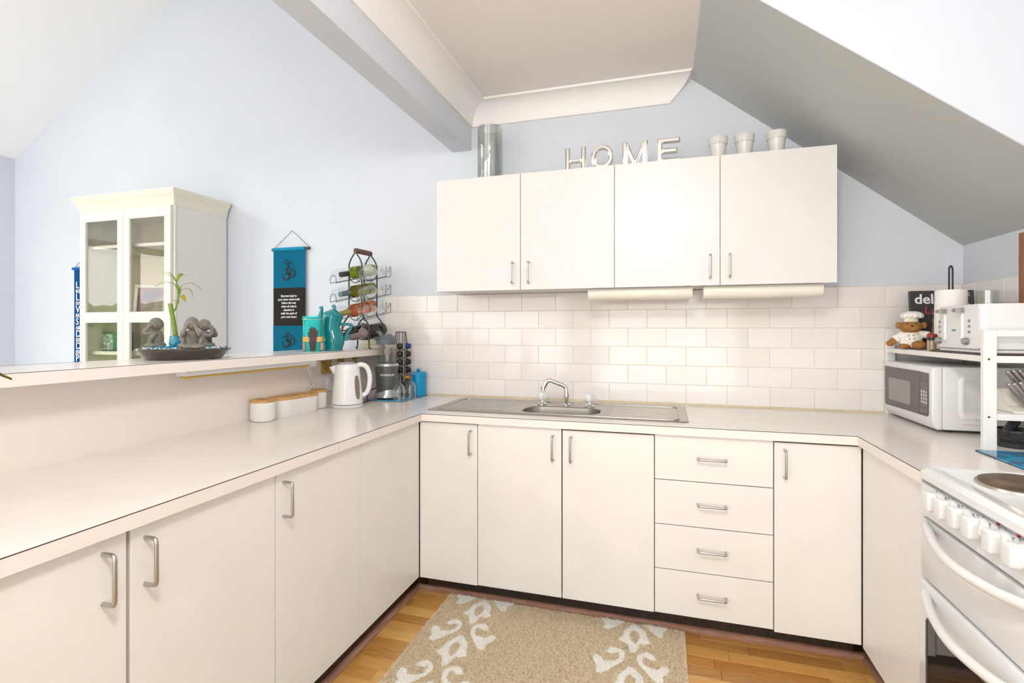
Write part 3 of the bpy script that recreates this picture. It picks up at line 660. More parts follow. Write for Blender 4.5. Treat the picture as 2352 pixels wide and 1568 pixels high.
for zz, s_ in ((0.140, '1.7'), (0.128, '1.5'), (0.104, '1.0'), (0.078, '0.5')):
    wrap_text('marking', s_, 0.008, M_dark, w, (0, 0), kr(zz) + 0.0018, -0.80, zz, 0.0002)

# ---- glass mat, blender, pod rack, canister, glasses in the corner
o = obj('glass_mat', box(N(), (-1.64, 2.535, WTOP + 0.0006), (-1.392, 2.845, WTOP + 0.006), 0.001), ramp_mat('blue_print_glass', [(0.42, (0.0, 0.30, 0.55)), (0.5, (0.10, 0.13, 0.22)), (0.56, (0.0, 0.38, 0.66)), (0.7, (0.25, 0.27, 0.36))], 0.08, scale=6, dist=1.5))
tag(recentre(o), 'blue printed glass board under the blender', 'board')
bm = box(N(), (-1.6405, 2.5345, WTOP + 0.0004), (-1.3915, 2.8455, WTOP + 0.0018)); 
obj('rubber_edge', bm, M_dark, o)
ZM = WTOP + 0.006
BX, BY = -1.542, 2.622
t = thing('blender', 'grey and silver bullet blender with a lidded clear cup', 'blender', (BX, BY, ZM), math.radians(30.5), local=True)
M_sil = mat('silver_plastic', (0.50, 0.50, 0.49), 0.25, 0.6)
M_gun = mat('gunmetal_plastic', (0.115, 0.12, 0.115), 0.32, 0.3)
for a in range(4): obj('foot', lathe(N(), [(0.008, 0), (0.008, 0.007), (0, 0.007)], (0.05*math.cos(a*PI/2 + 0.5), 0.05*math.sin(a*PI/2 + 0.5), 0), 10), M_blk, t)
bm = N(); n = 48; pf = [(0.060, 0.0065), (0.069, 0.0085), (0.069, 0.016), (0.066, 0.030)]
rg = [[bm.verts.new((r*math.cos(2*PI*i/n), r*math.sin(2*PI*i/n), z)) for i in range(n)] for r, z in pf]
top = [0.043 + 0.011*math.cos(2*(2*PI*i/n) - 2*(-PI/2 + 0.3)) for i in range(n)]
rg.append([bm.verts.new(((0.0625 - (top[i] - 0.043)*0.25)*math.cos(2*PI*i/n), (0.0625 - (top[i] - 0.043)*0.25)*math.sin(2*PI*i/n), top[i])) for i in range(n)])
rg.append([bm.verts.new((0.05*math.cos(2*PI*i/n), 0.05*math.sin(2*PI*i/n), top[i])) for i in range(n)])
for a, b in zip(rg, rg[1:]):
    for i in range(n): bm.faces.new((a[i], a[(i+1) % n], b[(i+1) % n], b[i]))
bm.faces.new(rg[0][::-1]); obj('base', bm, M_sil, t, 0.7)
mb = obj('motor_housing', lathe(N(), [(0.050, 0.02), (0.0565, 0.035), (0.0605, 0.075), (0.064, 0.12), (0.0665, 0.185), (0, 0.185)], n=48), M_gun, t, 0.6)
wrap_text('lettering', 'NUTRiBULLET', 0.0155, M_wink, mb, (0, 0), 0.0652, -PI/2 + 0.05, 0.138, 0.0004, 0.85, 0.03, 0.0003)
wrap_text('lettering', '900', 0.014, mat('pale_print', (0.7, 0.7, 0.7), 0.4), mb, (0, 0), 0.0695, -PI/2 + 0.3, 0.030, 0.0004, 1.1, -0.2)
obj('collar', lathe(N(), [(0.066, 0.1852), (0.069, 0.188), (0.069, 0.199), (0.067, 0.202), (0.055, 0.202), (0.055, 0.190)], n=48, closed=False), M_sil, t, 0.6)
cupm = thin_glass('cup_plastic', (0.90, 0.90, 0.88), 1.5)
cu = obj('cup', lathe(N(), [(0.0, 0.204), (0.046, 0.204), (0.049, 0.21), (0.056, 0.318), (0.054, 0.318), (0.047, 0.212), (0, 0.207)], n=40), cupm, t, 0.7)
for a in (-2.2, -1.2, -0.2, 0.9, 2.0): obj('rib', sweep(N(), [(0.0475*math.cos(a), 0.0475*math.sin(a), 0.208), (0.0545*math.cos(a), 0.0545*math.sin(a), 0.315)], 0.0022, 6), cupm, cu)
M_glid = mat('slate_plastic', (0.115, 0.135, 0.145), 0.4)
ld = obj('lid', lathe(N(), [(0.0575, 0.312), (0.0605, 0.314), (0.0605, 0.336), (0.057, 0.341), (0.045, 0.356), (0.036, 0.362), (0, 0.363)], n=28), M_glid, t, 0.45)
obj('drink_spout', sweep(N(), [(-0.028, 0, 0.350), (-0.034, 0, 0.372), (-0.046, 0, 0.384)], [0.016, 0.013, 0.012], 10), M_glid, ld, 0.8)
obj('flip_cap', box(N(), (0.002, -0.015, 0.358), (0.030, 0.015, 0.372), 0.004, 2), M_glid, ld)
obj('carry_tab', box(N(), (-0.062, -0.010, 0.379), (-0.034, 0.010, 0.388), 0.003, 2), M_glid, ld)
# pod rack
PX, PY = -1.538, 2.778
t = thing('pod_rack', 'tall black wire coffee capsule carousel in the tiled corner', 'rack', (PX, PY, ZM), 0.35, local=True)
HT = 0.385
def ring(bm, r, z, w=0.0022, n=28): return sweep(bm, [(r*math.cos(2*PI*i/n), r*math.sin(2*PI*i/n), z) for i in range(n)], w, 6, loop=True)
obj('base_ring', ring(N(), 0.052, 0.003, 0.003), M_black, t, 1.0); obj('top_ring', ring(N(), 0.030, HT - 0.003, 0.0025), M_black, t, 1.0)
for q in range(4):
    for dq in (-0.44, 0.44):
        a = q*PI/2 + PI/4*0 + dq
        obj('upright', sweep(N(), rounded([(0.030*math.cos(a), 0.030*math.sin(a), HT - 0.003), (0.040*math.cos(a), 0.040*math.sin(a), HT - 0.07), (0.046*math.cos(a), 0.046*math.sin(a), 0.003)], 0.02, 4), 0.0017, 6), M_black, t, 1.0)
for i in range(6): obj('cross_ring', ring(N(), 0.037, 0.035 + i*0.048, 0.0012, 20), M_black, t, 1.0)
M_pod = mat('capsule_black', (0.04, 0.038, 0.035), 0.22, 0.7); M_podb = mat('capsule_blue', (0.03, 0.05, 0.22), 0.25, 0.6); M_podo = mat('capsule_orange', (0.65, 0.25, 0.01), 0.25, 0.6)
proto = None; rz = 0.35
for q, ang in enumerate((-PI/2, 0.0, PI/2, PI)):
    for i in range(6):
        if q > 1 and i > 0: continue
        z = 0.058 + i*0.048; a = ang + rz
        mt, lb, gp = M_pod, 'dark metallic coffee capsule held in the wire carousel', 'dark capsules in the carousel'
        if q == 1 and i == 5: mt, lb, gp = M_podb, 'blue coffee capsule at the top of the carousel', None
        if q == 1 and i == 1: mt, lb, gp = M_podo, 'orange coffee capsule behind the blue canister knob', None
        c = (PX + 0.030*math.cos(a), PY + 0.030*math.sin(a), ZM + z)
        b = lathe(N(), [(0.0, 0.0), (0.0195, 0.0), (0.0195, 0.0018), (0.0180, 0.0025), (0.0145, 0.025), (0.0115, 0.031), (0.005, 0.0325), (0.0, 0.0315)], (0, 0, 0), 18, axis=(math.cos(a), math.sin(a), 0))
        o = obj('coffee_capsule', b, mt, None, 0.6); o.location = c; tag(o, lb, 'capsule', gp)
t = thing('canister', 'bright blue metal canister with a ball knob lid', 'canister', (-1.432, 2.802, ZM), local=True)
obj('tin', lathe(N(), [(0.046, 0), (0.0475, 0.002), (0.0475, 0.128), (0, 0.128)], n=36), M_cyan, t, 0.6)
l = obj('lid', lathe(N(), [(0.0495, 0.120), (0.0495, 0.137), (0.047, 0.140), (0, 0.141)], n=36), M_cyan, t, 0.6)
obj('ball_knob', ell(N(), (0, 0, 0.1505), (0.0115, 0.0115, 0.0115), 16, 10), M_cyan, l, 3.2)
def mug_glass(x, y, rz, label):
    t = thing('latte_glass', label, 'glass', (x, y, ZM), rz, local=True, group=None)
    # stands upside down: rim at the bottom, foot at the top
    pf = [(0.0335, 0.0), (0.0345, 0.03), (0.034, 0.06), (0.028, 0.085), (0.015, 0.097), (0.011, 0.102), (0.0145, 0.107), (0.0105, 0.112), (0.0145, 0.118), (0.011, 0.125), (0.014, 0.131), (0.031, 0.136), (0.0315, 0.139), (0.0, 0.140)]
    bm = lathe(N(), pf, n=32, closed=False); lathe(bm, [(0.0315, 0.0), (0.0325, 0.03), (0.032, 0.06), (0.026, 0.083), (0.012, 0.094), (0, 0.096)], n=32, closed=False)
    obj('bowl', bm, M_glass, t, 0.9)
    obj('handle', sweep(N(), spline([(0.031, 0, 0.078), (0.048, 0, 0.082), (0.055, 0, 0.066), (0.052, 0, 0.040), (0.045, 0, 0.022), (0.034, 0, 0.026)], 5), 0.0042, 8), M_glass, t, 1.2)
mug_glass(-1.437, 2.573, -1.0, 'upturned clear handled glass beside the blender'); mug_glass(-1.428, 2.692, -0.9, 'upturned clear handled glass in front of the blue canister')
# ---- cords and tapes under the breakfast bar
def cord(pts, r, m, label, k=6):
    o = obj('cord', sweep(N(), spline(pts, k), r, 7), m, None, 1.5); return tag(o, label, 'cord')
M_cordw = mat('cord_white', (0.78, 0.76, 0.70), 0.5)
cord([(-1.69, 2.12, 1.118), (-1.70, 2.15, 1.08), (-1.735, 2.20, 1.03), (-1.748, 2.245, 1.012)], 0.0025, M_cordw, 'white cord hanging from the end of the bar strip light')
cord([(-1.748, 2.25, 1.015), (-1.745, 2.21, 0.985), (-1.748, 2.17, 0.95), (-1.75, 2.16, 0.8945)], 0.003, M_cordw, 'white cord looping down behind the small canister')
cord([(-1.748, 2.25, 1.015), (-1.745, 2.235, 0.97), (-1.750, 2.235, 0.92), (-1.75, 2.24, 0.8945)], 0.003, M_cordw, 'white cord dropping straight down behind the small canister')
cord([(-1.672, 2.285, 0.8945), (-1.70, 2.285, 0.8945), (-1.74, 2.29, 0.915), (-1.748, 2.325, 0.955), (-1.747, 2.35, 0.975)], 0.0035, M_cordw, 'white kettle cord rising behind the kettle')
cord([(-1.752, 2.40, 1.12), (-1.74, 2.50, 1.105), (-1.735, 2.60, 1.115), (-1.74, 2.70, 1.135)], 0.0028, M_cordw, 'upper white cord slung below the bar shelf behind the blender')
cord([(-1.752, 2.42, 1.115), (-1.735, 2.52, 1.09), (-1.73, 2.60, 1.05), (-1.742, 2.72, 1.02)], 0.0028, M_cordw, 'lower white cord sagging behind the blender')
cord([(-1.545, 2.70, ZM + 0.02), (-1.60, 2.665, ZM + 0.055), (-1.632, 2.60, ZM + 0.045), (-1.625, 2.545, ZM + 0.008), (-1.60, 2.52, WTOP + 0.004), (-1.585, 2.47, WTOP + 0.0035), (-1.60, 2.42, WTOP + 0.0035), (-1.66, 2.46, WTOP + 0.004)], 0.003, M_blk, 'black blender cord coiled between kettle and blender')
M_tape = mat('ochre_tape', (0.46, 0.30, 0.06), 0.6, noise=0.25, scale=40)
for i, (y0, y1, z0, z1, lb) in enumerate(((2.315, 2.40, 1.055, 1.125, 'wide ochre tape patch on the bar wall above the kettle spout'), (2.455, 2.515, 1.075, 1.135, 'short ochre tape patch on the bar wall behind the kettle handle'), (2.60, 2.64, 1.03, 1.13, 'narrow ochre tape patch on the bar wall behind the blender'))):
    bm = N(); vs_ = []
    for j in range(7):
        for kk in range(2): vs_.append(bm.verts.new((-1.7570 + 0.002 + 0.002*math.sin(j*1.3), y0 + (y1 - y0)*j/6, (z0 if kk == 0 else z1) + 0.004*math.sin(j*2.1 + kk))))
    for j in range(6): bm.faces.new((vs_[2*j], vs_[2*j+2], vs_[2*j+3], vs_[2*j+1]))
    r_ = bmesh.ops.extrude_face_region(bm, geom=list(bm.faces)); bmesh.ops.translate(bm, vec=(-0.0018, 0, 0), verts=[v for v in r_['geom'] if isinstance(v, bmesh.types.BMVert)])
    tag(recentre(obj('tape_patch', bm, M_tape)), lb, 'tape')
t = thing('power_outlet', 'white double power outlet on the bar wall', 'outlet', (-1.757, 2.40, 0.98))
obj('plate', box(N(), (-1.7572, 2.36, 0.955), (-1.750, 2.475, 1.030), 0.003, 2), M_wplast, t)
obj('plug', box(N(), (-1.750, 2.435, 0.985), (-1.725, 2.465, 1.02), 0.005, 2), M_wplast, t)

# ================================================================ ON THE BREAKFAST BAR
# tray with statues and bamboo
TX, TY = -1.785, 1.532
t = thing('oval_tray', 'dark brown glazed round tray of pebbles and statues', 'tray', (TX, TY, SHELF), local=True)
M_tray = mat('brown_glaze', (0.055, 0.045, 0.035), 0.10, coat=0.3)
obj('dish', lathe(N(), [(0.0, 0.0), (0.122, 0.0), (0.128, 0.003), (0.146, 0.026), (0.150, 0.032), (0.156, 0.033), (0.158, 0.038), (0.156, 0.042), (0.150, 0.042), (0.143, 0.034), (0.125, 0.022), (0.0, 0.022)], n=56), M_tray, t, 0.6)
ZT = SHELF + 0.022
bm = N(); bb = N()
for i in range(420):
    a, r = random.uniform(0, 2*PI), 0.141*math.sqrt(random.random()); q = random.uniform(0.0028, 0.0055)
    tgt = bb if random.random() < 0.28 else bm
    ell(tgt, (TX + r*math.cos(a), TY + r*math.sin(a), ZT + 0.0185 + random.uniform(0, 0.005)), (q, q*0.85, q*0.7), 6, 4)
lathe(bm, [(0.0, 0.018), (0.139, 0.018), (0.136, 0.010), (0.120, 0.0008), (0.0, 0.0008)], (TX, TY, ZT), 30)
tag(obj('white_pebbles', bm, mat('pebble_white', (0.78, 0.76, 0.73), 0.5), None, 1.0), 'small white pebbles filling the brown tray', 'pebbles', kind='stuff')
tag(obj('blue_pebbles', bb, mat('pebble_blue', (0.05, 0.19, 0.42), 0.3), None, 1.0), 'small blue pebbles scattered in the brown tray', 'pebbles', kind='stuff')
M_gem = mat('turquoise_glass', (0.0, 0.26, 0.38), 0.06)
def at_view(u, dd):
    x = (u - 1176)/1169.9; s_, c_ = math.sin(math.radians(16.65)), math.cos(math.radians(16.65))
    return ((-s_ + x*c_)*dd, (c_ + x*s_)*dd)
for i, (u, dd) in enumerate(((372, 1.88), (384, 1.855), (390, 1.89), (428, 1.862), (366, 1.86), (480, 1.99))):
    x, y = at_view(u, dd); o = obj('glass_gem', ell(N(), (0, 0, 0), (0.010, 0.008, 0.0045), 12, 6), M_gem, None, 3.2); o.location = (x, y, ZT + 0.0265)
    tag(o, 'flat turquoise glass gem among the pebbles of the tray', 'gem', 'turquoise gems in the tray')
M_stone = mat('grey_resin', (0.20, 0.185, 0.16), 0.65, noise=0.15, scale=60, bump=0.3, bscale=120)
def buddha(u, dd, rz, pose, label, H=0.118):
    x, y = at_view(u, dd); t = thing('monk_statue', label, 'statue', (x, y, ZT + 0.0195), rz, local=True)
    bm = N(); s_ = H/0.118
    def E(c, r, rot=None): ell(bm, [q*s_ for q in c], [q*s_ for q in r], 16, 10, rot)
    E((0, 0.004, 0.012), (0.034, 0.030, 0.015)); E((0, 0.006, 0.036), (0.0235, 0.0205, 0.034)); E((0, 0.004, 0.056), (0.025, 0.017, 0.014))
    for s in (-1, 1):
        E((s*0.027, -0.010, 0.0115), (0.017, 0.020, 0.0105)); E((s*0.012, -0.024, 0.0085), (0.017, 0.009, 0.0075))
    E((0, 0.002, 0.069), (0.009, 0.009, 0.010)); E((0, 0.001, 0.0935), (0.0235, 0.0245, 0.0245)); E((0, -0.020, 0.084), (0.012, 0.008, 0.009)); E((0, -0.0265, 0.088), (0.0035, 0.004, 0.004))
    for s in (-1, 1): E((s*0.0235, 0.004, 0.087), (0.0035, 0.006, 0.009))
    tg = {'eyes': (0.0085, -0.028, 0.095), 'ears': (0.027, -0.008, 0.090), 'mouth': (0.006, -0.031, 0.080)}[pose]
    el = {'eyes': (0.026, -0.034, 0.056), 'ears': (0.037, -0.026, 0.060), 'mouth': (0.028, -0.032, 0.050)}[pose]
    for s in (-1, 1):
        pts = [(s*0.023, 0.002, 0.059), (s*el[0], el[1], el[2]), (s*tg[0], tg[1], tg[2])]
        sweep(bm, [Vector(p)*s_ for p in spline(pts, 4)], [0.0085*s_]*4 + [0.0075*s_]*2 + [0.0065*s_]*3, 10)
        sweep(bm, [Vector(p)*s_ for p in [(s*0.024, 0.006, 0.058), (s*0.031, -0.006, 0.040), (s*0.026, -0.012, 0.022)]], [0.009*s_, 0.010*s_, 0.006*s_], 10)
        for f in range(4):
            d = Vector((-s*0.010, -0.001, 0.006)) if pose != 'ears' else Vector((0.0, 0.008, 0.009))
            o0 = Vector(tg) * 1.0; o0.x *= s; o0 += Vector((0, 0, (f - 1.5)*0.0038)) if pose != 'ears' else Vector((0, (f - 1.5)*0.0028, -(f - 1.5)*0.0024))
            sweep(bm, [o0*s_, (o0 + d*0.6)*s_, (o0 + d)*s_], [0.0022*s_, 0.0021*s_, 0.0015*s_], 6)
    obj('figure', fused(bm, 0.0016*s_, 3), M_stone, t, 3.2)
    bm = N()      # robe folds
    for kf in range(5):
        sweep(bm, spline([Vector(((-0.022 + 0.008*kf)*s_, (-0.012 - 0.002*kf)*s_, 0.056*s_)), Vector(((-0.010 + 0.008*kf)*s_, -0.0175*s_, (0.040 - 0.003*kf)*s_)), Vector(((0.010 + 0.004*kf)*s_, -0.0155*s_, (0.024 - 0.002*kf)*s_))], 5), 0.0013*s_, 5)
    obj('robe_fold', bm, M_stone, t, 1.5)['kind'] = 'stuff'
buddha(358, 1.955, -0.95, 'ears', 'grey monk statue covering his ears, alone beside the bamboo pot')
buddha(441, 1.89, 0.72, 'eyes', 'grey monk statue covering his eyes, next to the blue pot')
buddha(470, 2.01, 2.0, 'mouth', 'grey monk statue turned away behind the eye covering one', 0.113)
x, y = at_view(404, 1.925)
t = thing('lucky_bamboo', 'lucky bamboo stalk in a small blue mosaic pot', 'plant', (x, y, ZT + 0.0195), math.radians(37), local=True)
obj('pot', lathe(N(), [(0.014, 0.0), (0.019, 0.004), (0.0225, 0.018), (0.021, 0.036), (0.0195, 0.047), (0.0175, 0.047), (0.0175, 0.040), (0, 0.040)], n=28), ramp_mat('blue_mosaic', [(0.0, (0.02, 0.16, 0.30)), (0.3, (0.0, 0.07, 0.22)), (0.6, (0.05, 0.30, 0.42))], 0.15, 'voronoi', scale=160), t, 0.7)
M_cane = ramp_mat('bamboo_cane', [(0.3, (0.07, 0.17, 0.01)), (0.7, (0.20, 0.31, 0.03))], 0.4, scale=30)
M_node = mat('cane_node', (0.40, 0.34, 0.10), 0.6)
st = [(0.001, 0, 0.038), (-0.004, 0, 0.075), (-0.008, 0, 0.105), (-0.014, 0, 0.140), (-0.018, 0, 0.166)]
stk = obj('stalk', sweep(N(), spline(st, 5), 0.0078, 14), M_cane, t, 1.0)
for i in (0.055, 0.083, 0.109, 0.139, 0.164):
    tt = (i - 0.038)/0.128; xx = 0.001 - 0.019*tt - 0.002*math.sin(tt*PI)
    obj('node', lathe(N(), [(0.0078, -0.0012), (0.0088, 0.0), (0.0078, 0.0012)], (xx, 0, i), 14, axis=(-0.15, 0, 1), closed=False), M_node, stk, 1.0)
obj('cut_end', ell(N(), (-0.019, 0, 0.168), (0.0085, 0.007, 0.003), 10, 5), M_node, stk)
M_leaf = ramp_mat('bamboo_leaf', [(0.3, (0.22, 0.36, 0.02)), (0.7, (0.50, 0.58, 0.06))], 0.45, scale=18)
obj('shoot', sweep(N(), spline([(-0.009, -0.004, 0.140), (0.000, -0.006, 0.150), (0.004, -0.004, 0.170), (0.008, 0, 0.195), (0.007, 0, 0.222), (0.003, 0, 0.240), (0.002, 0, 0.262)], 5), [0.0042 - 0.0024*i/30 for i in range(31)], 8), M_cane, t, 1.2)
def leaf(parent, pts, w, m=None, sidev=(0.25, 1, 0.2), name='leaf'):
    P = spline(pts, 5); bm = N(); L = len(P); A, B = [], []
    sd = Vector(sidev).normalized()
    for i, p in enumerate(P):
        t_ = i/(L-1); h = w*math.sin(PI*min(1, t_*0.92 + 0.10))**0.8 * (1 if t_ < 0.96 else 0.3) + 0.0003
        A.append(bm.verts.new(p + sd*h)); B.append(bm.verts.new(p - sd*h))
    Mi = [bm.verts.new(p + Vector((0, 0, -w*0.25))) for p in P]
    for i in range(L-1): bm.faces.new((A[i], A[i+1], Mi[i+1], Mi[i])); bm.faces.new((Mi[i], Mi[i+1], B[i+1], B[i]))
    bmesh.ops.solidify(bm, geom=list(bm.faces), thickness=0.0005)
    return obj(name, bm, m or M_leaf, parent, 1.5)
leaf(t, [(0.007, 0, 0.222), (-0.006, 0, 0.243), (-0.030, 0, 0.250), (-0.052, 0, 0.243), (-0.066, 0, 0.232)], 0.0045)
leaf(t, [(0.003, 0, 0.250), (-0.008, 0, 0.272), (-0.022, 0, 0.286), (-0.036, 0, 0.289)], 0.004)
leaf(t, [(0.003, 0, 0.250), (-0.014, -0.004, 0.272), (-0.030, -0.004, 0.280), (-0.044, -0.004, 0.282)], 0.003)
leaf(t, [(0.002, 0, 0.250), (0.008, 0, 0.268), (0.016, 0, 0.280), (0.026, 0, 0.281), (0.034, 0, 0.272)], 0.0055, sidev=(1, 0.2, -0.6))
leaf(t, [(0.008, 0, 0.215), (0.022, 0, 0.240), (0.045, 0, 0.249), (0.068, 0, 0.240), (0.086, 0, 0.222)], 0.0045)
leaf(t, [(0.009, 0, 0.205), (0.022, 0, 0.224), (0.038, 0, 0.228), (0.052, 0, 0.214), (0.055, 0, 0.190)], 0.004)
leaf(t, [(0.009, 0, 0.196), (0.018, 0, 0.202), (0.026, 0, 0.190), (0.033, 0, 0.174)], 0.007, mat('leaf_yellow', (0.58, 0.46, 0.02), 0.5), sidev=(1, 0.3, 0.4))
leaf(t, [(0.008, 0, 0.200), (0.012, 0, 0.215), (0.010, 0, 0.232), (0.004, 0, 0.246)], 0.005, sidev=(1, 0.2, 0))
leaf(t, [(0.003, -0.004, 0.165), (-0.002, -0.004, 0.180), (-0.010, -0.004, 0.188)], 0.002)
leaf(t, [(0.005, -0.002, 0.165), (0.010, -0.002, 0.174), (0.013, -0.002, 0.186)], 0.003)
# plant whose leaf pokes in beside the worktop's near end
t = thing('potted_plant', 'potted plant with long brown tipped leaves on the worktop end', 'plant', (-1.40, 0.52, WTOP), local=True)
obj('pot', lathe(N(), [(0.045, 0), (0.05, 0.004), (0.062, 0.11), (0.066, 0.112), (0.066, 0.12), (0.058, 0.12), (0.056, 0.10), (0, 0.10)], n=28), mat('yellow_glaze', (0.70, 0.50, 0.12), 0.3), t, 0.6)
M_pl = ramp_mat('plant_leaf', [(0.35, (0.09, 0.14, 0.02)), (0.6, (0.25, 0.10, 0.02)), (0.8, (0.34, 0.16, 0.03))], 0.4, scale=12)
leaf(t, [(0, 0, 0.10), (0.03, 0.02, 0.25), (0.09, 0.06, 0.33), (0.15, 0.10, 0.338), (0.205, 0.139, 0.308)], 0.016, M_pl, (-0.5, 0.7, 0.4))
for a, h in ((2.0, 0.30), (3.0, 0.26), (4.0, 0.28), (5.0, 0.22)):
    leaf(t, [(0, 0, 0.10), (0.03*math.cos(a), 0.03*math.sin(a), 0.12 + h*0.6), (0.08*math.cos(a), 0.08*math.sin(a), 0.10 + h), (0.13*math.cos(a), 0.13*math.sin(a), 0.06 + h)], 0.016, M_pl, (-math.sin(a), math.cos(a), 0.2))
# tin
t = thing('biscuit_tin', 'tall turquoise tin printed with chocolate straws', 'tin', (-1.775, 2.272, SHELF), math.radians(37.5), local=True)
M_tin = mat('turquoise_tin', (0.01, 0.34, 0.32), 0.28, 0.5)
tb = obj('body', prism(N(), rrect(-0.049, 0.049, -0.046, 0.046, 0.020, 6), 'z', 0.0, 0.168, 0.002), M_tin, t, 0.6)
ld = obj('lid', prism(N(), rrect(-0.0505, 0.0505, -0.0475, 0.0475, 0.021, 6), 'z', 0.166, 0.183, 0.003), M_tin, t, 0.6)
obj('lid_rim', sweep(N(), [(p[0], p[1], 0.1675) for p in rrect(-0.0515, 0.0515, -0.0485, 0.0485, 0.022, 6)], 0.0015, 6, loop=True), M_chrome, ld)
bd = prism(N(), rrect(-0.0495, 0.0495, -0.0465, 0.0465, 0.020, 6), 'z', 0.050, 0.076); bd = obj('band', bd, mat('orange_band', (0.72, 0.38, 0.01), 0.4), tb, 0.6)
text('lettering', 'CHOCOSTRAWS', 0.010, M_wink, bd, (0.005, -0.0468, 0.068), (PI/2, 0, 0), 0.0003); text('lettering', 'COOKIES & CREAM', 0.009, M_wink, bd, (0.005, -0.0468, 0.057), (PI/2, 0, 0), 0.0003)
M_choc = mat('chocolate_print', (0.06, 0.028, 0.025), 0.5)
for i, (xb, xt, zt) in enumerate(((-0.010, -0.022, 0.10), (-0.006, -0.015, 0.118), (-0.003, -0.008, 0.124), (0.000, 0.0, 0.112), (0.003, 0.010, 0.122), (0.006, 0.017, 0.114), (0.009, 0.024, 0.106), (-0.001, -0.004, 0.128), (0.004, 0.005, 0.125))):
    yy = -0.0470 - 0.0002*(i % 3)
    for z0_, z1_, x0_, x1_ in ((0.002, zt, xb, xt),):
        b = N(); v = [b.verts.new(p) for p in ((x0_ - 0.0028, yy, z0_), (x0_ + 0.0028, yy, z0_), (x1_ + 0.0035, yy, z1_), (x1_ - 0.0035, yy, z1_))]; b.faces.new(v)
        r_ = bmesh.ops.extrude_face_region(b, geom=list(b.faces)); bmesh.ops.translate(b, vec=(0, 0.0008, 0), verts=[q for q in r_['geom'] if isinstance(q, bmesh.types.BMVert)])
        obj('printed_straw', b, M_choc, tb)
for sx_ in (-0.043, 0.043): obj('side_label', box(N(), (sx_ - 0.006, -0.0468, 0.006), (sx_ + 0.006, -0.040, 0.046)), mat('pink_label', (0.55, 0.25, 0.18), 0.5), tb)
# teal jug
t = thing('coffee_pot', 'wonky teal glazed coffee pot with lid, spout and curled handle', 'pot', (-1.742, 2.392, SHELF), math.radians(36), local=True)
spine = [(0, 0, 0), (0, 0, 0.010), (0.004, 0, 0.035), (0.006, 0, 0.058), (0.001, 0, 0.085), (-0.006, 0, 0.115), (-0.007, 0, 0.138), (-0.003, 0, 0.165), (0.002, 0, 0.190)]
rad = [0.051, 0.050, 0.055, 0.057, 0.0525, 0.0475, 0.047, 0.050, 0.053]
def dens(v, k=5):
    out = []
    P = spline([(q, 0, 0) for q in v], k); return [p.x for p in P]
pb = obj('body', sweep(N(), spline(spine, 5), dens(rad), 36, up=(0, 1, 0)), M_teal, t, 0.8)
obj('foot', lathe(N(), [(0.052, 0), (0.054, 0.003), (0.053, 0.010), (0.047, 0.014)], n=36, closed=True), M_teal, t, 0.8)
ld = obj('lid', lathe(N(), [(0.0545, -0.003), (0.056, 0.001), (0.053, 0.004), (0.042, 0.013), (0.022, 0.027), (0.008, 0.034), (0, 0.035)], (0.003, 0, 0.192), 36, axis=(0.20, 0, 1)), M_teal, t, 0.7)
obj('curl_knob', sweep(N(), spline([(0.008, 0, 0.222), (0.014, 0, 0.235), (0.010, 0, 0.246), (0.001, 0, 0.244), (0.001, 0, 0.236), (0.006, 0, 0.237)], 5), [0.0055]*10 + [0.0045]*10 + [0.0035]*6, 10), M_teal, ld, 1.2)
obj('spout', sweep(N(), spline([(-0.040, 0.018, 0.125), (-0.062, 0.03, 0.155), (-0.064, 0.034, 0.190), (-0.056, 0.034, 0.218), (-0.060, 0.036, 0.240)], 5), dens([0.020, 0.016, 0.012, 0.009, 0.011]), 14), M_teal, t, 1.0)
hdl = spline([(0.030, 0, 0.143), (0.065, 0, 0.144), (0.097, 0, 0.140), (0.098, 0, 0.128), (0.088, 0, 0.108), (0.072, 0, 0.082), (0.064, 0, 0.066)], 5)
obj('handle', sweep(N(), hdl, dens([0.009, 0.0075, 0.008, 0.0085, 0.0075, 0.007, 0.006]), 12), M_teal, t, 1.2)
obj('handle_curl', sweep(N(), spline([(0.058, 0, 0.068), (0.070, 0, 0.058), (0.083, 0, 0.064), (0.082, 0, 0.076), (0.073, 0, 0.076), (0.073, 0, 0.068)], 5), [0.006]*16 + [0.0045]*10, 10), M_teal, t, 1.2)
# wine rack
RX, RY, RA = -1.738, 2.602, math.radians(-5.7)
t = thing('wine_rack', 'black wrought iron bottle and glass rack with a wooden carrying handle', 'rack', (RX, RY, SHELF), RA, local=True)
DP = 0.14
half = [(0.112, 0.0046), (0.102, 0.0052), (0.098, 0.02), (0.098, 0.115), (0.092, 0.145), (0.070, 0.172), (0.050, 0.195), (0.047, 0.22), (0.047, 0.470), (0.043, 0.505), (0.028, 0.535), (0.010, 0.558), (0.0, 0.575)]
for yy in (0.0, DP):
    for s in (-1, 1): obj('frame_post', sweep(N(), spline([(s*a, yy, b) for a, b in half], 4), 0.0042, 8), M_iron, t, 1.2)
    for zc in (0.435, 0.325, 0.215):
        obj('bottle_ring', sweep(N(), [(0.044*math.cos(2*PI*i/28), yy, zc + (0.022 if yy else 0) + 0.046*math.sin(2*PI*i/28)) for i in range(28)], 0.0026, 6, loop=True), M_iron, t, 1.2)
    for s in (-1, 1): obj('bottle_ring', sweep(N(), [(s*0.049 + 0.047*math.cos(2*PI*i/28), yy, 0.102 + 0.048*math.sin(2*PI*i/28)) for i in range(28)], 0.0026, 6, loop=True), M_iron, t, 1.2)
for s in (-1, 1): obj('stretcher', sweep(N(), [(s*0.098, 0, 0.108), (s*0.098, DP, 0.108)], 0.0042, 8), M_iron, t)
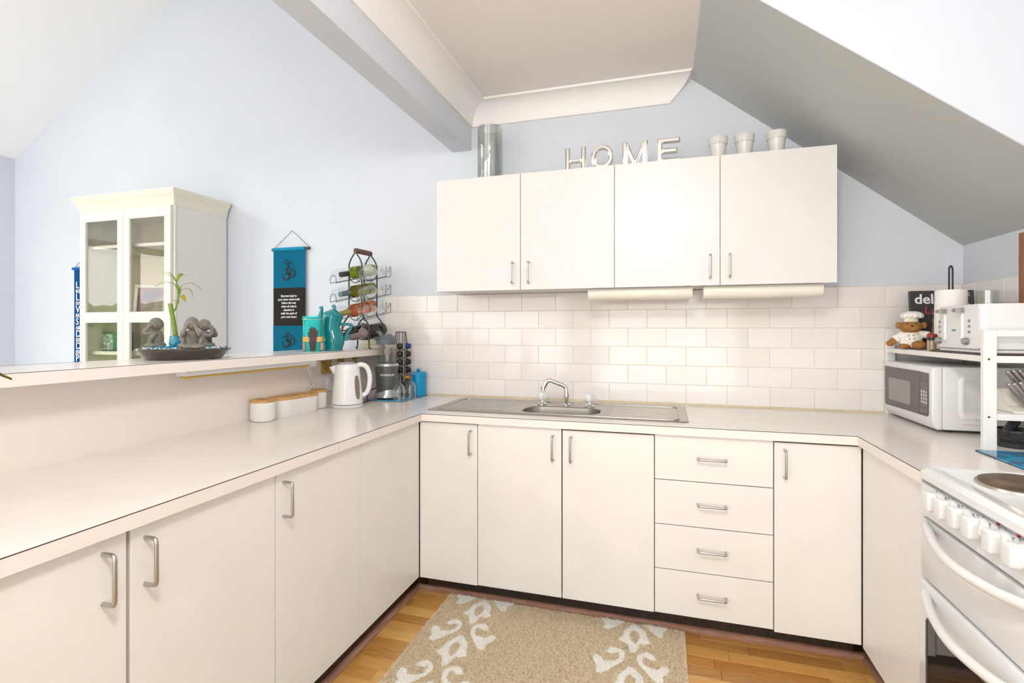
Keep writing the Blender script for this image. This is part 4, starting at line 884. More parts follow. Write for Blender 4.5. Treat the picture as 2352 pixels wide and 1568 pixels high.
obj('handle', lathe(N(), [(0.010, -0.004), (0.0145, 0.0), (0.0155, 0.02), (0.0155, DP - 0.02), (0.0145, DP), (0.010, DP + 0.004)], (0, 0, 0.578), 18, axis=(0, 1, 0)), ramp_mat('handle_wood', [(0.3, (0.07, 0.03, 0.02)), (0.7, (0.16, 0.075, 0.055))], 0.5, scale=20, stretch=(1, 1, 8)), t, 0.7)
TILT = 0.22
for s in (-1, 1):
    for zc in (0.400, 0.290, 0.180):
        xc = s*0.098; f = lambda y_: zc + y_*TILT
        hp = [(xc - 0.020, -0.075, f(-0.075)), (xc - 0.021, -0.075, f(-0.075) + 0.025), (xc - 0.010, -0.075, f(-0.075) + 0.043), (xc + 0.010, -0.075, f(-0.075) + 0.043), (xc + 0.021, -0.075, f(-0.075) + 0.025), (xc + 0.020, -0.075, f(-0.075))]
        h = obj('glass_holder', sweep(N(), spline(hp, 4), 0.0017, 6), M_iron, t, 1.2)
        for e in (-1, 1): obj('holder_wire', sweep(N(), [(xc + e*0.020, -0.075, f(-0.075)), (xc + e*0.016, DP + 0.045, f(DP + 0.045))], 0.0017, 6), M_iron, h, 1.2)
        ye = DP + 0.045; bz = f(ye)
        wp = [(xc - 0.016, ye, bz), (xc - 0.017, ye, bz + 0.05), (xc - 0.011, ye, bz + 0.056), (xc - 0.007, ye, bz + 0.036), (xc, ye, bz + 0.028), (xc + 0.007, ye, bz + 0.036), (xc + 0.011, ye, bz + 0.056), (xc + 0.017, ye, bz + 0.05), (xc + 0.016, ye, bz)]
        obj('holder_hook', sweep(N(), spline(wp, 4), 0.0017, 6), M_iron, h, 1.2)
rackM = Matrix.Translation((RX, RY, SHELF)) @ Matrix.Rotation(RA, 4, 'Z')
def lay(o, p, tilt):
    """lay a thing built along +z so that +z points at the rack's front, neck down"""
    o.matrix_world = rackM @ Matrix.Translation(p) @ Matrix.Rotation(-(PI/2) if False else 0, 4, 'X') @ Matrix.Rotation(PI/2 + tilt, 4, 'X')
def bottle(p, tilt, rb, L, gm, fm, foil, label, lm=None, champ=False):
    t = thing('wine_bottle', label, 'bottle', (0, 0, 0), local=True); lay(t, p, tilt)
    sh = 0.60 if not champ else 0.50
    pf = [(0.0, 0.012), (rb*0.8, 0.001), (rb*0.95, 0.004), (rb, 0.012), (rb, L*sh), (rb*0.93, L*(sh + 0.06)), (rb*0.62, L*(sh + 0.13)), (rb*0.42, L*(sh + 0.18)), (0.0145, L*(sh + 0.24)), (0.0135, L - 0.01), (0.0, L - 0.01)]
    obj('glass', lathe(N(), pf, n=28), gm, t, 0.8)
    fl = L*foil; pr_ = []
    for r_, z_ in pf: pass
    def R(z):
        for (r0, z0), (r1, z1) in zip(pf[3:], pf[4:]):
            if z0 <= z <= z1 and z1 > z0: return r0 + (r1 - r0)*(z - z0)/(z1 - z0)
        return 0.0135
    zs = np.linspace(L - fl, L - 0.012, 8)
    obj('foil', lathe(N(), [(R(z) + 0.0008, z) for z in zs] + [(0.0152, L - 0.010), (0.0152, L), (0.012, L + 0.001), (0, L + 0.001)], n=24), fm, t, 0.7)
    if lm: obj('label', lathe(N(), [(rb + 0.0006, L*0.14), (rb + 0.0006, L*0.46)], n=28, closed=False), lm, t, 0.8)
    return t
def bglass(name, c, r=0.03): return mat(name, c, r, trans=0.85, ior=1.45)
G1 = bglass('green_glass', (0.42, 0.52, 0.03)); G2 = bglass('olive_glass', (0.28, 0.26, 0.02)); G3 = bglass('rose_glass', (0.75, 0.24, 0.09)); G4 = mat('dark_bottle_glass', (0.018, 0.014, 0.010), 0.06)
LP = mat('paper_label', (0.62, 0.64, 0.45), 0.6)
bottle((0, 0.165, 0.483), 0.20, 0.036, 0.295, G1, mat('black_foil', (0.02, 0.02, 0.018), 0.35), 0.20, 'bright green wine bottle with black foil, topmost in the rack', LP)
bottle((0, 0.165, 0.372), 0.20, 0.036, 0.300, G2, mat('slate_foil', (0.11, 0.17, 0.21), 0.4), 0.23, 'olive wine bottle with blue grey screw cap in the rack')
bottle((0, 0.165, 0.262), 0.20, 0.038, 0.305, G3, mat('gold_foil', (0.42, 0.38, 0.12), 0.35, 0.5), 0.24, 'rose wine bottle with gold foil in the rack')
bottle((0.049, 0.185, 0.118), 0.16, 0.0435, 0.30, G4, mat('pink_foil', (0.36, 0.27, 0.26), 0.35, 0.4, noise=0.15, scale=60), 0.46, 'dark sparkling wine bottle with dull pink foil low in the rack', champ=True)
bottle((-0.049, 0.18, 0.112), 0.14, 0.0415, 0.30, G4, mat('brown_foil', (0.05, 0.035, 0.03), 0.4), 0.42, 'dark sparkling wine bottle with black foil low in the rack', champ=True)
def wineglass(p, tilt, lb):
    t = thing('wine_glass', lb, 'glass', (0, 0, 0), local=True, group='wine glasses in the rack'); lay(t, p, tilt)
    pf = [(0.0, 0.0), (0.033, 0.0005), (0.033, 0.0015), (0.010, 0.004), (0.0038, 0.010), (0.0034, 0.085), (0.008, 0.094), (0.026, 0.108), (0.0365, 0.132), (0.0375, 0.150), (0.034, 0.185), (0.030, 0.215)]
    obj('bowl', lathe(N(), pf[5:], n=30, closed=False), M_glass, t, 1.2); obj('stem', lathe(N(), pf[:6], n=22, closed=False), M_glass, t, 0.9)
for s in (-1, 1):
    for zc, nm in ((0.400, 'green'), (0.290, 'olive'), (0.180, 'rose')): wineglass((s*0.098, 0.150, zc + 0.040 + 0.150*TILT), TILT - 0.02, 'wine glass in the rack beside the %s bottle, on the %s side' % (nm, 'coffee pot' if s < 0 else 'tiled'))
o = obj('cream_box', box(N(), (-1.845, WB - 0.055, SHELF + 0.0003), (-1.705, WB - 0.004, SHELF + 0.155), 0.004, 2), M_cream); tag(recentre(o), 'cream box against the wall behind the wine rack', 'box')
obj('base_band', box(N(), (-1.848, WB - 0.058, SHELF + 0.012), (-1.702, WB - 0.004, SHELF + 0.028), 0.002), mat('cream_band', (0.72, 0.62, 0.40), 0.5), o)

# ================================================================ WALL BANNERS
def om(parent, cx, cz, s, y):
    """the om sign in brush strokes, s metres high"""
    Mx = Matrix.Translation((cx, y, cz)) @ Matrix.Rotation(PI/2, 4, 'X') @ Matrix.Scale(s/177.0, 4)
    q = lambda L: [((a - 326), (593 - b)) for a, b in L]
    for pts, w in (([(256, 575), (275, 553), (303, 557), (309, 582), (285, 607)], [4, 12, 13, 12, 9]), ([(285, 607), (318, 603), (336, 630), (320, 668), (284, 677), (253, 650), (240, 602)], [9, 14, 17, 18, 14, 9, 3]),
                   ([(322, 606), (347, 592), (362, 570), (386, 560), (408, 584), (404, 622), (384, 646), (360, 640), (352, 600)], [12, 12, 11, 10, 15, 14, 11, 9, 7]), ([(290, 527), (308, 545), (332, 549), (369, 533)], [3, 11, 13, 5]), ([(308, 517), (322, 509), (336, 517)], [3, 13, 3]), ([(310, 518), (322, 522), (334, 517)], [3, 10, 3])):
        bm = ribbon(N(), q(pts), [k_*1.35 for k_ in w], Mx, 5, 0.0006*177/s); obj('printed_stroke', bm, M_ink, parent)
t = thing('wall_banner', 'teal and black cloth wall banner with om signs and white verse', 'banner', (-2.41, 2.85, 1.10))
def cloth(x0, x1, z0, z1, m, y=2.847, name='cloth_panel'):
    bm = N(); nx, nz = 12, 8; V = {}
    for i in range(nx + 1):
        for j in range(nz + 1): V[i, j] = bm.verts.new((x0 + (x1 - x0)*i/nx, y + 0.0007*math.sin(i*0.9 + j*0.4), z0 + (z1 - z0)*j/nz))
    for i in range(nx):
        for j in range(nz): bm.faces.new((V[i, j], V[i+1, j], V[i+1, j+1], V[i, j+1]))
    bmesh.ops.solidify(bm, geom=list(bm.faces), thickness=0.0018); return obj(name, bm, m, t, 1.0)
c1 = cloth(-2.541, -2.283, 1.5745, 1.842, M_cloth); c2 = cloth(-2.541, -2.283, 1.3195, 1.574, M_bcloth); c3 = cloth(-2.543, -2.285, 1.06, 1.319, M_cloth)
obj('rod', lathe(N(), [(0.0085, 0), (0.0095, 0.004), (0.0085, 0.012), (0.0085, 0.288), (0.0095, 0.294), (0.0085, 0.300)], (-2.552, 2.8495, 1.834), 14, axis=(1, 0, 0)), mat('rod_wood', (0.06, 0.05, 0.04), 0.6), t, 0.7)
obj('hem', sweep(N(), [(-2.541, 2.8475, 1.834), (-2.283, 2.8475, 1.834)], 0.0115, 12), M_cloth, c1, 1.0)
obj('hanging_cord', sweep(N(), [(-2.546, 2.855, 1.84), (-2.402, 2.8625, 1.960), (-2.258, 2.855, 1.84)], 0.0014, 6), M_iron, t)
yb = 2.8438
text('lettering', 'O', 0.052, M_ink, c1, (-2.432, yb, 1.745), (PI/2, 0, 0), 0.0003, sx=0.85); text('lettering', 'm', 0.034, M_ink, c1, (-2.400, yb, 1.741), (PI/2, 0, 0), 0.0003)
om(c1, -2.415, 1.675, 0.102, yb + 0.0003); om(c3, -2.417, 1.225, 0.102, yb + 0.0003)
for i, ln in enumerate(('Become loyal to', 'your inner most truth', 'follow the way', 'when all others', 'abandon it', 'walk the path of', 'your own heart')):
    text('lettering', ln, 0.0205, M_wink, c2, (-2.413, yb, 1.519 - i*0.0234), (PI/2, 0, 0), 0.0003, bold=0.0005, sx=0.95)
text('lettering', 'O', 0.052, M_ink, c3, (-2.432, yb, 1.118), (PI/2, 0, 0), 0.0003, sx=0.85)
t = thing('wall_banner', 'long blue wall banner with white letters half hidden behind the glazed cabinet', 'banner', (-4.30, 2.85, 0.9))
b2_ = cloth(-4.44, -4.16, 0.95, 1.775, mat('banner_blue_cloth', (0.0, 0.13, 0.42), 0.85, noise=0.08, scale=120))
obj('rod', sweep(N(), [(-4.455, 2.8485, 1.772), (-4.145, 2.8485, 1.772)], 0.011, 12), MATS['banner_blue_cloth'], t, 1.0)
obj('hanging_cord', sweep(N(), [(-4.45, 2.855, 1.78), (-4.30, 2.8625, 1.90), (-4.15, 2.855, 1.78)], 0.0014, 6), M_iron, t)
for i, ch in enumerate(('L', 'IKE', 'L', 'EVE', 'V', 'ERY', 'S', 'AIL', 'D', 'EEP', 'D', 'JEEP', 'P', 'ART')):
    big = i % 2 == 0; zz = 1.640 - i*0.0475
    text('lettering', ch, 0.075 if big else 0.038, M_wink, b2_, (-4.418, yb, zz), (PI/2, 0, 0), 0.0003, align='LEFT', bold=0.0008)

# ================================================================ GLAZED CABINET IN THE LIVING ROOM
t = thing('glazed_cabinet', 'tall cream cabinet with two glass doors and a moulded cornice', 'cabinet', (-3.36, 2.66, 0))
HX0_, HX1_, HY0_, HY1_ = -3.765, -2.947, 2.455, 2.855
obj('side', box(N(), (HX1_ - 0.02, HY0_ + 0.022, 0.0), (HX1_, HY1_, 2.085)), mat('hutch_side', (0.78, 0.755, 0.70), 0.45), t); obj('side', box(N(), (HX0_, HY0_ + 0.022, 0.0), (HX0_ + 0.02, HY1_, 2.085)), MATS['hutch_side'], t)
obj('back', box(N(), (HX0_ + 0.02, HY1_ - 0.008, 0.06), (HX1_ - 0.02, HY1_, 2.085)), mat('hutch_inside', (0.80, 0.72, 0.47), 0.5), t); obj('top', box(N(), (HX0_, HY0_ + 0.022, 2.0855), (HX1_, HY1_, 2.105)), M_hutch, t)
for zz in (0.08, 0.62, 1.125, 1.340, 1.835): obj('shelf', box(N(), (HX0_ + 0.0205, HY0_ + 0.035, zz), (HX1_ - 0.0205, HY1_ - 0.0085, zz + 0.022), 0.001), M_hutch, t)
bm = N(); cpf = [(d_*0.66, z_) for d_, z_ in [(0, 2.075), (0.006, 2.075), (0.008, 2.085), (0.016, 2.098), (0.020, 2.115), (0.034, 2.135), (0.050, 2.146), (0.052, 2.158), (0.062, 2.166), (0.062, 2.176), (0, 2.176)]]
def crown(f):
    return [bm.verts.new(f(d, z)) for d, z in cpf]
R_ = [crown(lambda d, z: (HX0_ - d, HY1_, z)), crown(lambda d, z: (HX0_ - d, HY0_ - d, z)), crown(lambda d, z: (HX1_ + d, HY0_ - d, z)), crown(lambda d, z: (HX1_ + d, HY1_, z))]
for a, b in zip(R_, R_[1:]):
    for i in range(len(cpf) - 1): bm.faces.new((a[i], a[i+1], b[i+1], b[i]))
bm.faces.new([r[-1] for r in R_]); bm.faces.new([r[0] for r in R_][::-1]); obj('cornice', bm, M_cream, t, 0.5)
obj('corner_post', box(N(), (HX1_ - 0.03, HY0_ + 0.0045, 0.0), (HX1_ + 0.0005, HY0_ + 0.0215, 2.078), 0.004, 2), M_hutch, t)
obj('corner_post', box(N(), (HX0_ - 0.0005, HY0_ + 0.004, 0.0), (HX0_ + 0.03, HY0_ + 0.0215, 2.078), 0.004, 2), M_hutch, t)
xm = (HX0_ + HX1_)/2 - 0.004
for a, b in ((HX0_ + 0.012, xm - 0.001), (xm + 0.001, HX1_ - 0.013)):
    fw = 0.052; Y_ = HY0_ - 0.016
    d = obj('door', box(N(), (a, Y_, 0.10), (a + fw, Y_ + 0.020, 2.072), 0.003, 2), M_hutch, t)
    obj('stile', box(N(), (b - fw, Y_, 0.10), (b, Y_ + 0.020, 2.072), 0.003, 2), M_hutch, d)
    for z0_, z1_ in ((0.10, 0.85), (1.338, 1.408), (2.008, 2.072)): obj('rail', box(N(), (a + fw - 0.002, Y_ + 0.001, z0_), (b - fw + 0.002, Y_ + 0.019, z1_), 0.002), M_hutch, d)
    for z0_, z1_ in ((0.85, 1.338), (1.408, 2.008)): obj('pane', box(N(), (a + fw - 0.001, Y_ + 0.009, z0_), (b - fw + 0.001, Y_ + 0.012, z1_)), M_pane, d)
# contents
M_frm = mat('frame_grey', (0.14, 0.15, 0.16), 0.5); M_frw = mat('frame_white', (0.75, 0.72, 0.65), 0.5)
def photo_frame(x, y, z, w, h, rz, m, label, pic):
    t = thing('photo_frame', label, 'photo frame', (x, y, z), local=True, rot=(-0.16, 0, rz)); b = 0.022
    for a_, b_ in (((-w/2, 0), (w/2, b)), ((-w/2, h - b), (w/2, h)), ((-w/2, b), (-w/2 + b, h - b)), ((w/2 - b, b), (w/2, h - b))): obj('frame_bar', box(N(), (a_[0], -0.008, a_[1]), (b_[0], 0.008, b_[1]), 0.002), m, t)
    obj('picture', box(N(), (-w/2 + b - 0.002, 0.0, b - 0.002), (w/2 - b + 0.002, 0.006, h - b + 0.002)), pic, t)
photo_frame(-3.38, 2.63, 1.3645, 0.20, 0.24, 0.5, M_frw, 'white photo frame behind the right glass door', ramp_mat('photo_print', [(0.3, (0.05, 0.14, 0.35)), (0.5, (0.30, 0.15, 0.18)), (0.7, (0.6, 0.5, 0.45))], 0.4, scale=9))
photo_frame(-3.17, 2.64, 1.3645, 0.17, 0.27, -0.6, M_frm, 'dark grey photo frame behind the right glass door', mat('photo_pale', (0.5, 0.5, 0.5), 0.4, noise=0.3, scale=8))
t = thing('gift_box', 'green and white patterned box on the cabinet lower shelf', 'box', (-3.65, 2.60, 1.1475)); 
obj('box', box(N(), (-3.72, 2.56, 1.1475), (-3.56, 2.66, 1.275), 0.003), mat('box_green', (0.01, 0.14, 0.11), 0.5), t); obj('label', box(N(), (-3.718, 2.5592, 1.155), (-3.620, 2.5602, 1.262)), ramp_mat('box_print', [(0.4, (0.7, 0.7, 0.66)), (0.55, (0.10, 0.30, 0.18)), (0.7, (0.75, 0.75, 0.7))], 0.5, scale=25), t)
o = obj('gold_bauble', lathe(N(), [(0.0, 0.0), (0.02, 0.004), (0.045, 0.03), (0.06, 0.07), (0.055, 0.11), (0.03, 0.14), (0.012, 0.15), (0.012, 0.165), (0.0, 0.165)], n=24), mat('gold_glitter', (0.55, 0.38, 0.06), 0.3, 0.8, noise=0.5, scale=120), None, 0.8)
o.location = (-3.50, 2.76, 1.3625); tag(o, 'gold glittery vase on the cabinet middle shelf', 'vase')

# ================================================================ ON TOP OF THE WALL CABINETS
ZT2 = ZU1 + 0.0003
o = obj('glass_vase', lathe(N(), [(0.0, 0.0), (0.067, 0.0), (0.0685, 0.003), (0.0685, 0.303), (0.0665, 0.304), (0.0655, 0.302), (0.0655, 0.045), (0.064, 0.042), (0.0, 0.042)], n=48), thin_glass('smoked_glass', (0.78, 0.80, 0.77), 2.4, 0.03), None, 0.7)
o.location = (-0.925, 2.665, ZT2); tag(o, 'tall smoked glass cylinder vase on the wall cabinets', 'vase')
M_mir = mat('mirror_letter', (0.95, 0.95, 0.94), 0.12, 1.0); M_mirs = mat('mirror_side', (0.07, 0.08, 0.07), 0.3)
def letter(ch, polys, x, w, h, label):
    t = thing('letter_block', label, 'letter', (x, 2.60, ZT2), local=True); bv = 0.006
    for p in polys:
        n = len(p)
        if ch == 'O':
            bm = N(); V = []
            for e, y_ in ((0, 0.010), (0, -0.004), (bv, -0.010), (0.0235 - bv, -0.010), (0.0235, -0.004), (0.0235, 0.010)):
                V.append([bm.verts.new((w/2 + (w/2 - e)*math.cos(2*PI*i/48), y_, h/2 + (h/2 - e)*math.sin(2*PI*i/48))) for i in range(48)])
            for a, b in zip(V, V[1:] + V[:1]):
                for i in range(48): bm.faces.new((a[i], a[(i+1) % 48], b[(i+1) % 48], b[i]))
            obj('ring', bm, M_mir, t, 0.4)
        else:
            bm = N(); c = Vector((sum(q[0] for q in p)/n, sum(q[1] for q in p)/n))
            ins = []
            for i, q in enumerate(p):
                a, b, d = Vector(p[i-1]), Vector(q), Vector(p[(i+1) % n]); e1 = (a - b).normalized(); e2 = (d - b).normalized()
                m_ = (e1 + e2); sn = max(0.3, abs(e1.x*e2.y - e1.y*e2.x)); ins.append(b + m_*(bv/sn))
            A = [bm.verts.new((q[0], 0.010, q[1])) for q in p]; B = [bm.verts.new((q[0], -0.004, q[1])) for q in p]; D = [bm.verts.new((q.x, -0.010, q.y)) for q in ins]
            for P_, Q_ in ((A, B), (B, D)):
                for i in range(n): bm.faces.new((P_[i], P_[(i+1) % n], Q_[(i+1) % n], Q_[i]))
            bm.faces.new(A[::-1]); bm.faces.new(D); obj('bar', bm, M_mir, t)
    return t
hL, sw = 0.124, 0.0245
def rc(x0, x1, z0, z1): return [(x0, z0), (x1, z0), (x1, z1), (x0, z1)]
letter('H', [rc(0, sw, 0, hL), rc(0.106 - sw, 0.106, 0, hL), rc(sw, 0.106 - sw, 0.045, 0.067)], -0.489, 0.106, hL, 'mirrored letter H standing on the wall cabinet')
letter('O', [None] if False else [[(0, 0)]], -0.357, 0.112, hL, 'mirrored letter O standing on the wall cabinet')
letter('M', [rc(0, sw, 0, hL), rc(0.122 - sw, 0.122, 0, hL), [(0.050, 0.012), (0.061, 0.012), (0.061, 0.032), (sw, hL), (sw, hL - 0.045)], [(0.061, 0.012), (0.072, 0.012), (0.122 - sw, hL - 0.045), (0.122 - sw, hL), (0.061, 0.032)]], -0.200, 0.122, hL, 'mirrored letter M standing on the wall cabinet')
letter('E', [rc(0, sw, 0, hL), rc(sw, 0.106, 0, 0.024), rc(sw, 0.094, 0.050, 0.073), rc(sw, 0.106, hL - 0.024, hL)], -0.033, 0.106, hL, 'mirrored letter E standing on the wall cabinet')
M_marble = ramp_mat('marbled_glaze', [(0.40, (0.66, 0.65, 0.62)), (0.490, (0.66, 0.65, 0.62)), (0.50, (0.42, 0.42, 0.40)), (0.510, (0.66, 0.65, 0.62))], 0.2, scale=26, dist=2.0, rnd=0.01)
for x, lb in ((0.246, 'beside the letter E'), (0.3635, 'between two like it'), (0.5005, 'furthest from the letters')):
    t = thing('plant_pot', 'small grey marbled pot ' + lb, 'pot', (x, 2.625, ZT2), random.uniform(0, 3), local=True)
    obj('body', lathe(N(), [(0.0, 0.0), (0.029, 0.0), (0.030, 0.002), (0.0395, 0.074), (0.037, 0.074), (0.028, 0.006), (0, 0.006)], n=36), M_marble, t, 0.6)
    obj('rim', lathe(N(), [(0.0398, 0.072), (0.0425, 0.074), (0.0452, 0.105), (0.0442, 0.108), (0.0415, 0.108), (0.0385, 0.074)], n=36, closed=False), M_marble, t, 0.6)

# ================================================================ RIGHT CORNER: RACK, MICROWAVE, TOASTER
t = thing('shelf_rack', 'white wooden counter rack standing over the microwave', 'rack', (1.16, 2.43, WTOP))
M_rack = mat('white_gloss_wood', (0.83, 0.82, 0.79), 0.3)
RX0, RX1 = 1.013, 1.316
for y0, y1 in ((2.062, 2.082), (2.832, 2.852)):
    hi = 1.290 if y0 < 2.5 else 1.295
    obj('post', box(N(), (RX0, y0, WTOP + 0.0003), (RX0 + 0.036, y1, hi), 0.0015), M_rack, t); obj('post', box(N(), (RX1 - 0.036, y0, WTOP + 0.0003), (RX1, y1, hi), 0.0015), M_rack, t)
    for z0, z1 in ((hi - 0.021, hi), (1.182, 1.205), (0.993, 1.014)): obj('rail', box(N(), (RX0 + 0.036, y0 + 0.002, z0), (RX1 - 0.036, y1 - 0.002, z1), 0.001), M_rack, t)
obj('shelf_board', box(N(), (RX0 + 0.002, 2.082, 1.184), (RX1, 2.832, 1.2045), 0.0015), M_rack, t)
obj('lower_board', box(N(), (1.120, 2.0825, 0.995), (RX1, 2.245, 1.0095), 0.001), M_rack, t)
for z in (1.194, 1.003): obj('screw_cap', lathe(N(), [(0.0035, 0), (0.0035, 0.0012), (0.002, 0.002), (0, 0.002)], (RX0 + 0.0135, 2.0622, z), 12, axis=(0, -1, 0)), mat('bronze_screw', (0.16, 0.09, 0.05), 0.4, 0.8), t)
# microwave
t = thing('microwave', 'white microwave oven with a dark glass front', 'microwave', (1.16, 2.61, WTOP))
MX0, MX1, MY0, MY1, MZ0, MZ1 = 1.000, 1.312, 2.372, 2.822, WTOP + 0.012, 1.147
obj('case', box(N(), (MX0 + 0.035, MY0, MZ0), (MX1, MY1, MZ1), 0.006, 3), M_wplast, t, 0.6)
for fx in (1.07, 1.27):
    for fy in (2.41, 2.785): obj('foot', lathe(N(), [(0.011, 0.0005), (0.012, 0.0115), (0, 0.0115)], (fx, fy, WTOP), 12), M_blk, t)
fr = prism(N(), [(MX0 + 0.0345, MZ0), (MX0 + 0.0345, MZ1), (MX0 + 0.008, MZ1 - 0.002), (MX0, MZ1 - 0.010), (MX0, MZ0 + 0.034), (MX0 + 0.012, MZ0 + 0.006), (MX0 + 0.018, MZ0)], 'y', MY0 - 0.001, MY1 + 0.001, 0.005, 3)
fro = obj('front_frame', fr, M_wplast, t, 0.6)
M_mwg = mat('microwave_glass', (0.085, 0.075, 0.068), 0.05)
gpts = lambda y0, y1, z0, z1, sag: [(y0, z1), (y1, z1), (y1, z0 + sag)] + [(y1 + (y0 - y1)*i/6, z0 + sag*(1 - i/6)**2) for i in range(1, 7)]
def yz_prism(pts, x0, x1): return prism(N(), pts, 'x', x0, x1)
YG0, YG1, YCP = 2.395, 2.808, 2.466
dg_ = obj('door_glass', yz_prism([(YCP + 0.001, 1.122), (YG1, 1.122), (YG1, 0.960), (YG1 - 0.004, 0.949), (YG1 - 0.015, 0.943), (2.62, 0.946), (YCP + 0.001, 0.947)], MX0 - 0.0025, MX0 - 0.0004), M_mwg, t)
obj('viewing_window', yz_prism(rrect(2.55, 2.765, 0.972, 1.072, 0.008, 4), MX0 - 0.0029, MX0 - 0.0024), mat('window_mesh', (0.27, 0.25, 0.23), 0.08), dg_)
cpn = obj('control_panel', yz_prism([(YG0, 1.119), (YCP - 0.001, 1.122), (YCP - 0.001, 0.947), (YG0 + 0.014, 0.948), (YG0 + 0.004, 0.952), (YG0, 0.964)], MX0 - 0.0025, MX0 - 0.0004), M_mwg, t)
M_btn = mat('button_print', (0.62, 0.62, 0.60), 0.4); M_btng = mat('button_grey', (0.30, 0.30, 0.29), 0.4)
for r in range(8):
    zz = 1.072 - r*0.0142 - (0.006 if r == 7 else 0)
    for c in range(3):
        yy = 2.450 - c*0.0185; m_ = M_btn if 2 <= r <= 5 else M_btng
        b = lathe(N(), [(0.0062 if r < 7 else 0.0085, 0), (0.0062 if r < 7 else 0.0085, 0.0006), (0, 0.0007)], (MX0 - 0.0025, yy, zz), 14, axis=(-1, 0, 0)) if m_ is M_btn else sweep(N(), [(MX0 - 0.0027, yy + (0.0058 if r < 7 else 0.0078)*math.cos(2*PI*i/14), zz + (0.0058 if r < 7 else 0.0078)*math.sin(2*PI*i/14)) for i in range(14)], 0.0007, 4, loop=True)
        bt = obj('button', b, m_, cpn)
        if 2 <= r <= 5 and r*3 + c - 6 < 10: text('marking', str((r*3 + c - 6 + 1) % 10), 0.007, M_mark, bt, (MX0 - 0.0034, yy, zz), (PI/2, 0, -PI/2), 0.0002)
obj('release_lip', box(N(), (MX0 - 0.002, YG0 + 0.004, 0.938), (MX0 + 0.004, YCP, 0.9435), 0.0015), M_wplast, fro)
sd = [(x, z) for x, z in rrect(1.085, 1.30, 0.942, 1.118, 0.03, 6)]
bm = N(); A = [bm.verts.new((p[0], MY0 - 0.0003, p[1])) for p in sd]; B = [bm.verts.new((p[0], MY0 - 0.006, p[1])) for p in rrect(1.094, 1.291, 0.951, 1.109, 0.025, 6)]; D = [bm.verts.new((p[0], MY0 - 0.006, p[1])) for p in rrect(1.100, 1.285, 0.957, 1.103, 0.022, 6)]; E_ = [bm.verts.new((p[0], MY0 - 0.0012, p[1])) for p in rrect(1.108, 1.277, 0.965, 1.095, 0.018, 6)]
for P_, Q_ in ((A, B), (B, D), (D, E_)):
    for i in range(len(A)): bm.faces.new((P_[i], P_[(i+1) % len(A)], Q_[(i+1) % len(A)], Q_[i]))
bm.faces.new(E_); obj('side_embossing', bm, M_wplast, t, 0.8)
obj('side_seam', box(N(), (1.10, MY0 - 0.0015, 0.926), (1.312, MY0 + 0.001, 0.929)), M_btn, t)
obj('screw', lathe(N(), [(0.004, 0), (0.003, 0.002), (0, 0.0025)], (1.165, MY0, 0.917), 10, axis=(0, -1, 0)), M_chrome, t)
ZS = 1.2048
# toaster on its tray
o = obj('baking_tray', box(N(), (1.026, 2.090, ZS), (1.312, 2.452, ZS + 0.006), 0.002), mat('tray_brown', (0.06, 0.04, 0.03), 0.35, 0.3)); tag(recentre(o), 'thin dark tray under the toaster', 'tray')
t = thing('toaster', 'white four slice toaster with two levers and grey dials', 'toaster', (1.16, 2.26, ZS + 0.0062))
TY0, TY1, TZ0, TZ1 = 2.112, 2.402, ZS + 0.0062, 1.380
obj('foot_plinth', box(N(), (1.036, TY0 + 0.004, TZ0), (1.300, TY1 - 0.004, TZ0 + 0.010), 0.002), M_white, t)
obj('gap_band', box(N(), (1.038, TY0 + 0.006, TZ0 + 0.010), (1.298, TY1 - 0.006, TZ0 + 0.014)), mat('band_grey', (0.35, 0.35, 0.34), 0.4), t)
tb = obj('shell', prism(N(), rrect(1.030, 1.306, TY0, TY1, 0.018, 5), 'z', TZ0 + 0.014, TZ1, 0.009, 3), M_white, t, 0.6)
for yy in (2.200, 2.310): obj('slot', box(N(), (1.07, yy - 0.014, TZ1 - 0.002), (1.275, yy + 0.014, TZ1 + 0.0008), 0.001), M_blk, tb)
M_dial = mat('dial_silver', (0.30, 0.29, 0.28), 0.3, 0.5)
for k, (yl, yd_) in enumerate(((2.3465, 2.376), (2.2285, 2.186))):
    obj('lever_track', sweep(N(), [(1.0305, yl, 1.255), (1.0305, yl, 1.360)], 0.0105, 10, flat=0.35, up=(0, 1, 0)), mat('white_recess', (0.90, 0.90, 0.90), 0.1), tb, 1.2)
    obj('lever', prism(N(), [(1.000, 1.358), (1.032, 1.352), (1.032, 1.366), (1.004, 1.371), (0.999, 1.366)] if False else [(yl - 0.016, 1.353), (yl + 0.014, 1.356), (yl + 0.016, 1.366), (yl - 0.016, 1.370)], 'x', 1.004, 1.033, 0.003), M_dial, t, 0.6)
    for zz in (1.284, 1.303, 1.3225): obj('push_button', lathe(N(), [(0.0052, 0), (0.0052, 0.003), (0.004, 0.0045), (0, 0.0045)], (1.031, yd_ + (0.005 if k == 0 else -0.005), zz), 12, axis=(-1, 0, 0)), M_dial, tb, 0.6)
    d = obj('dial', lathe(N(), [(0.0125, 0), (0.0125, 0.012), (0.011, 0.0165), (0, 0.017)], (1.031, yd_ + (0.002 if k == 0 else 0.006), 1.2505), 20, axis=(-1, 0, 0)), M_dial, t, 0.6)
text('lettering', 'aroma', 0.010, mat('teal_print', (0.02, 0.35, 0.42), 0.5), tb, (1.0290, 2.282, 1.2905), (PI/2, 0, -PI/2), 0.0004, bold=0.0004)
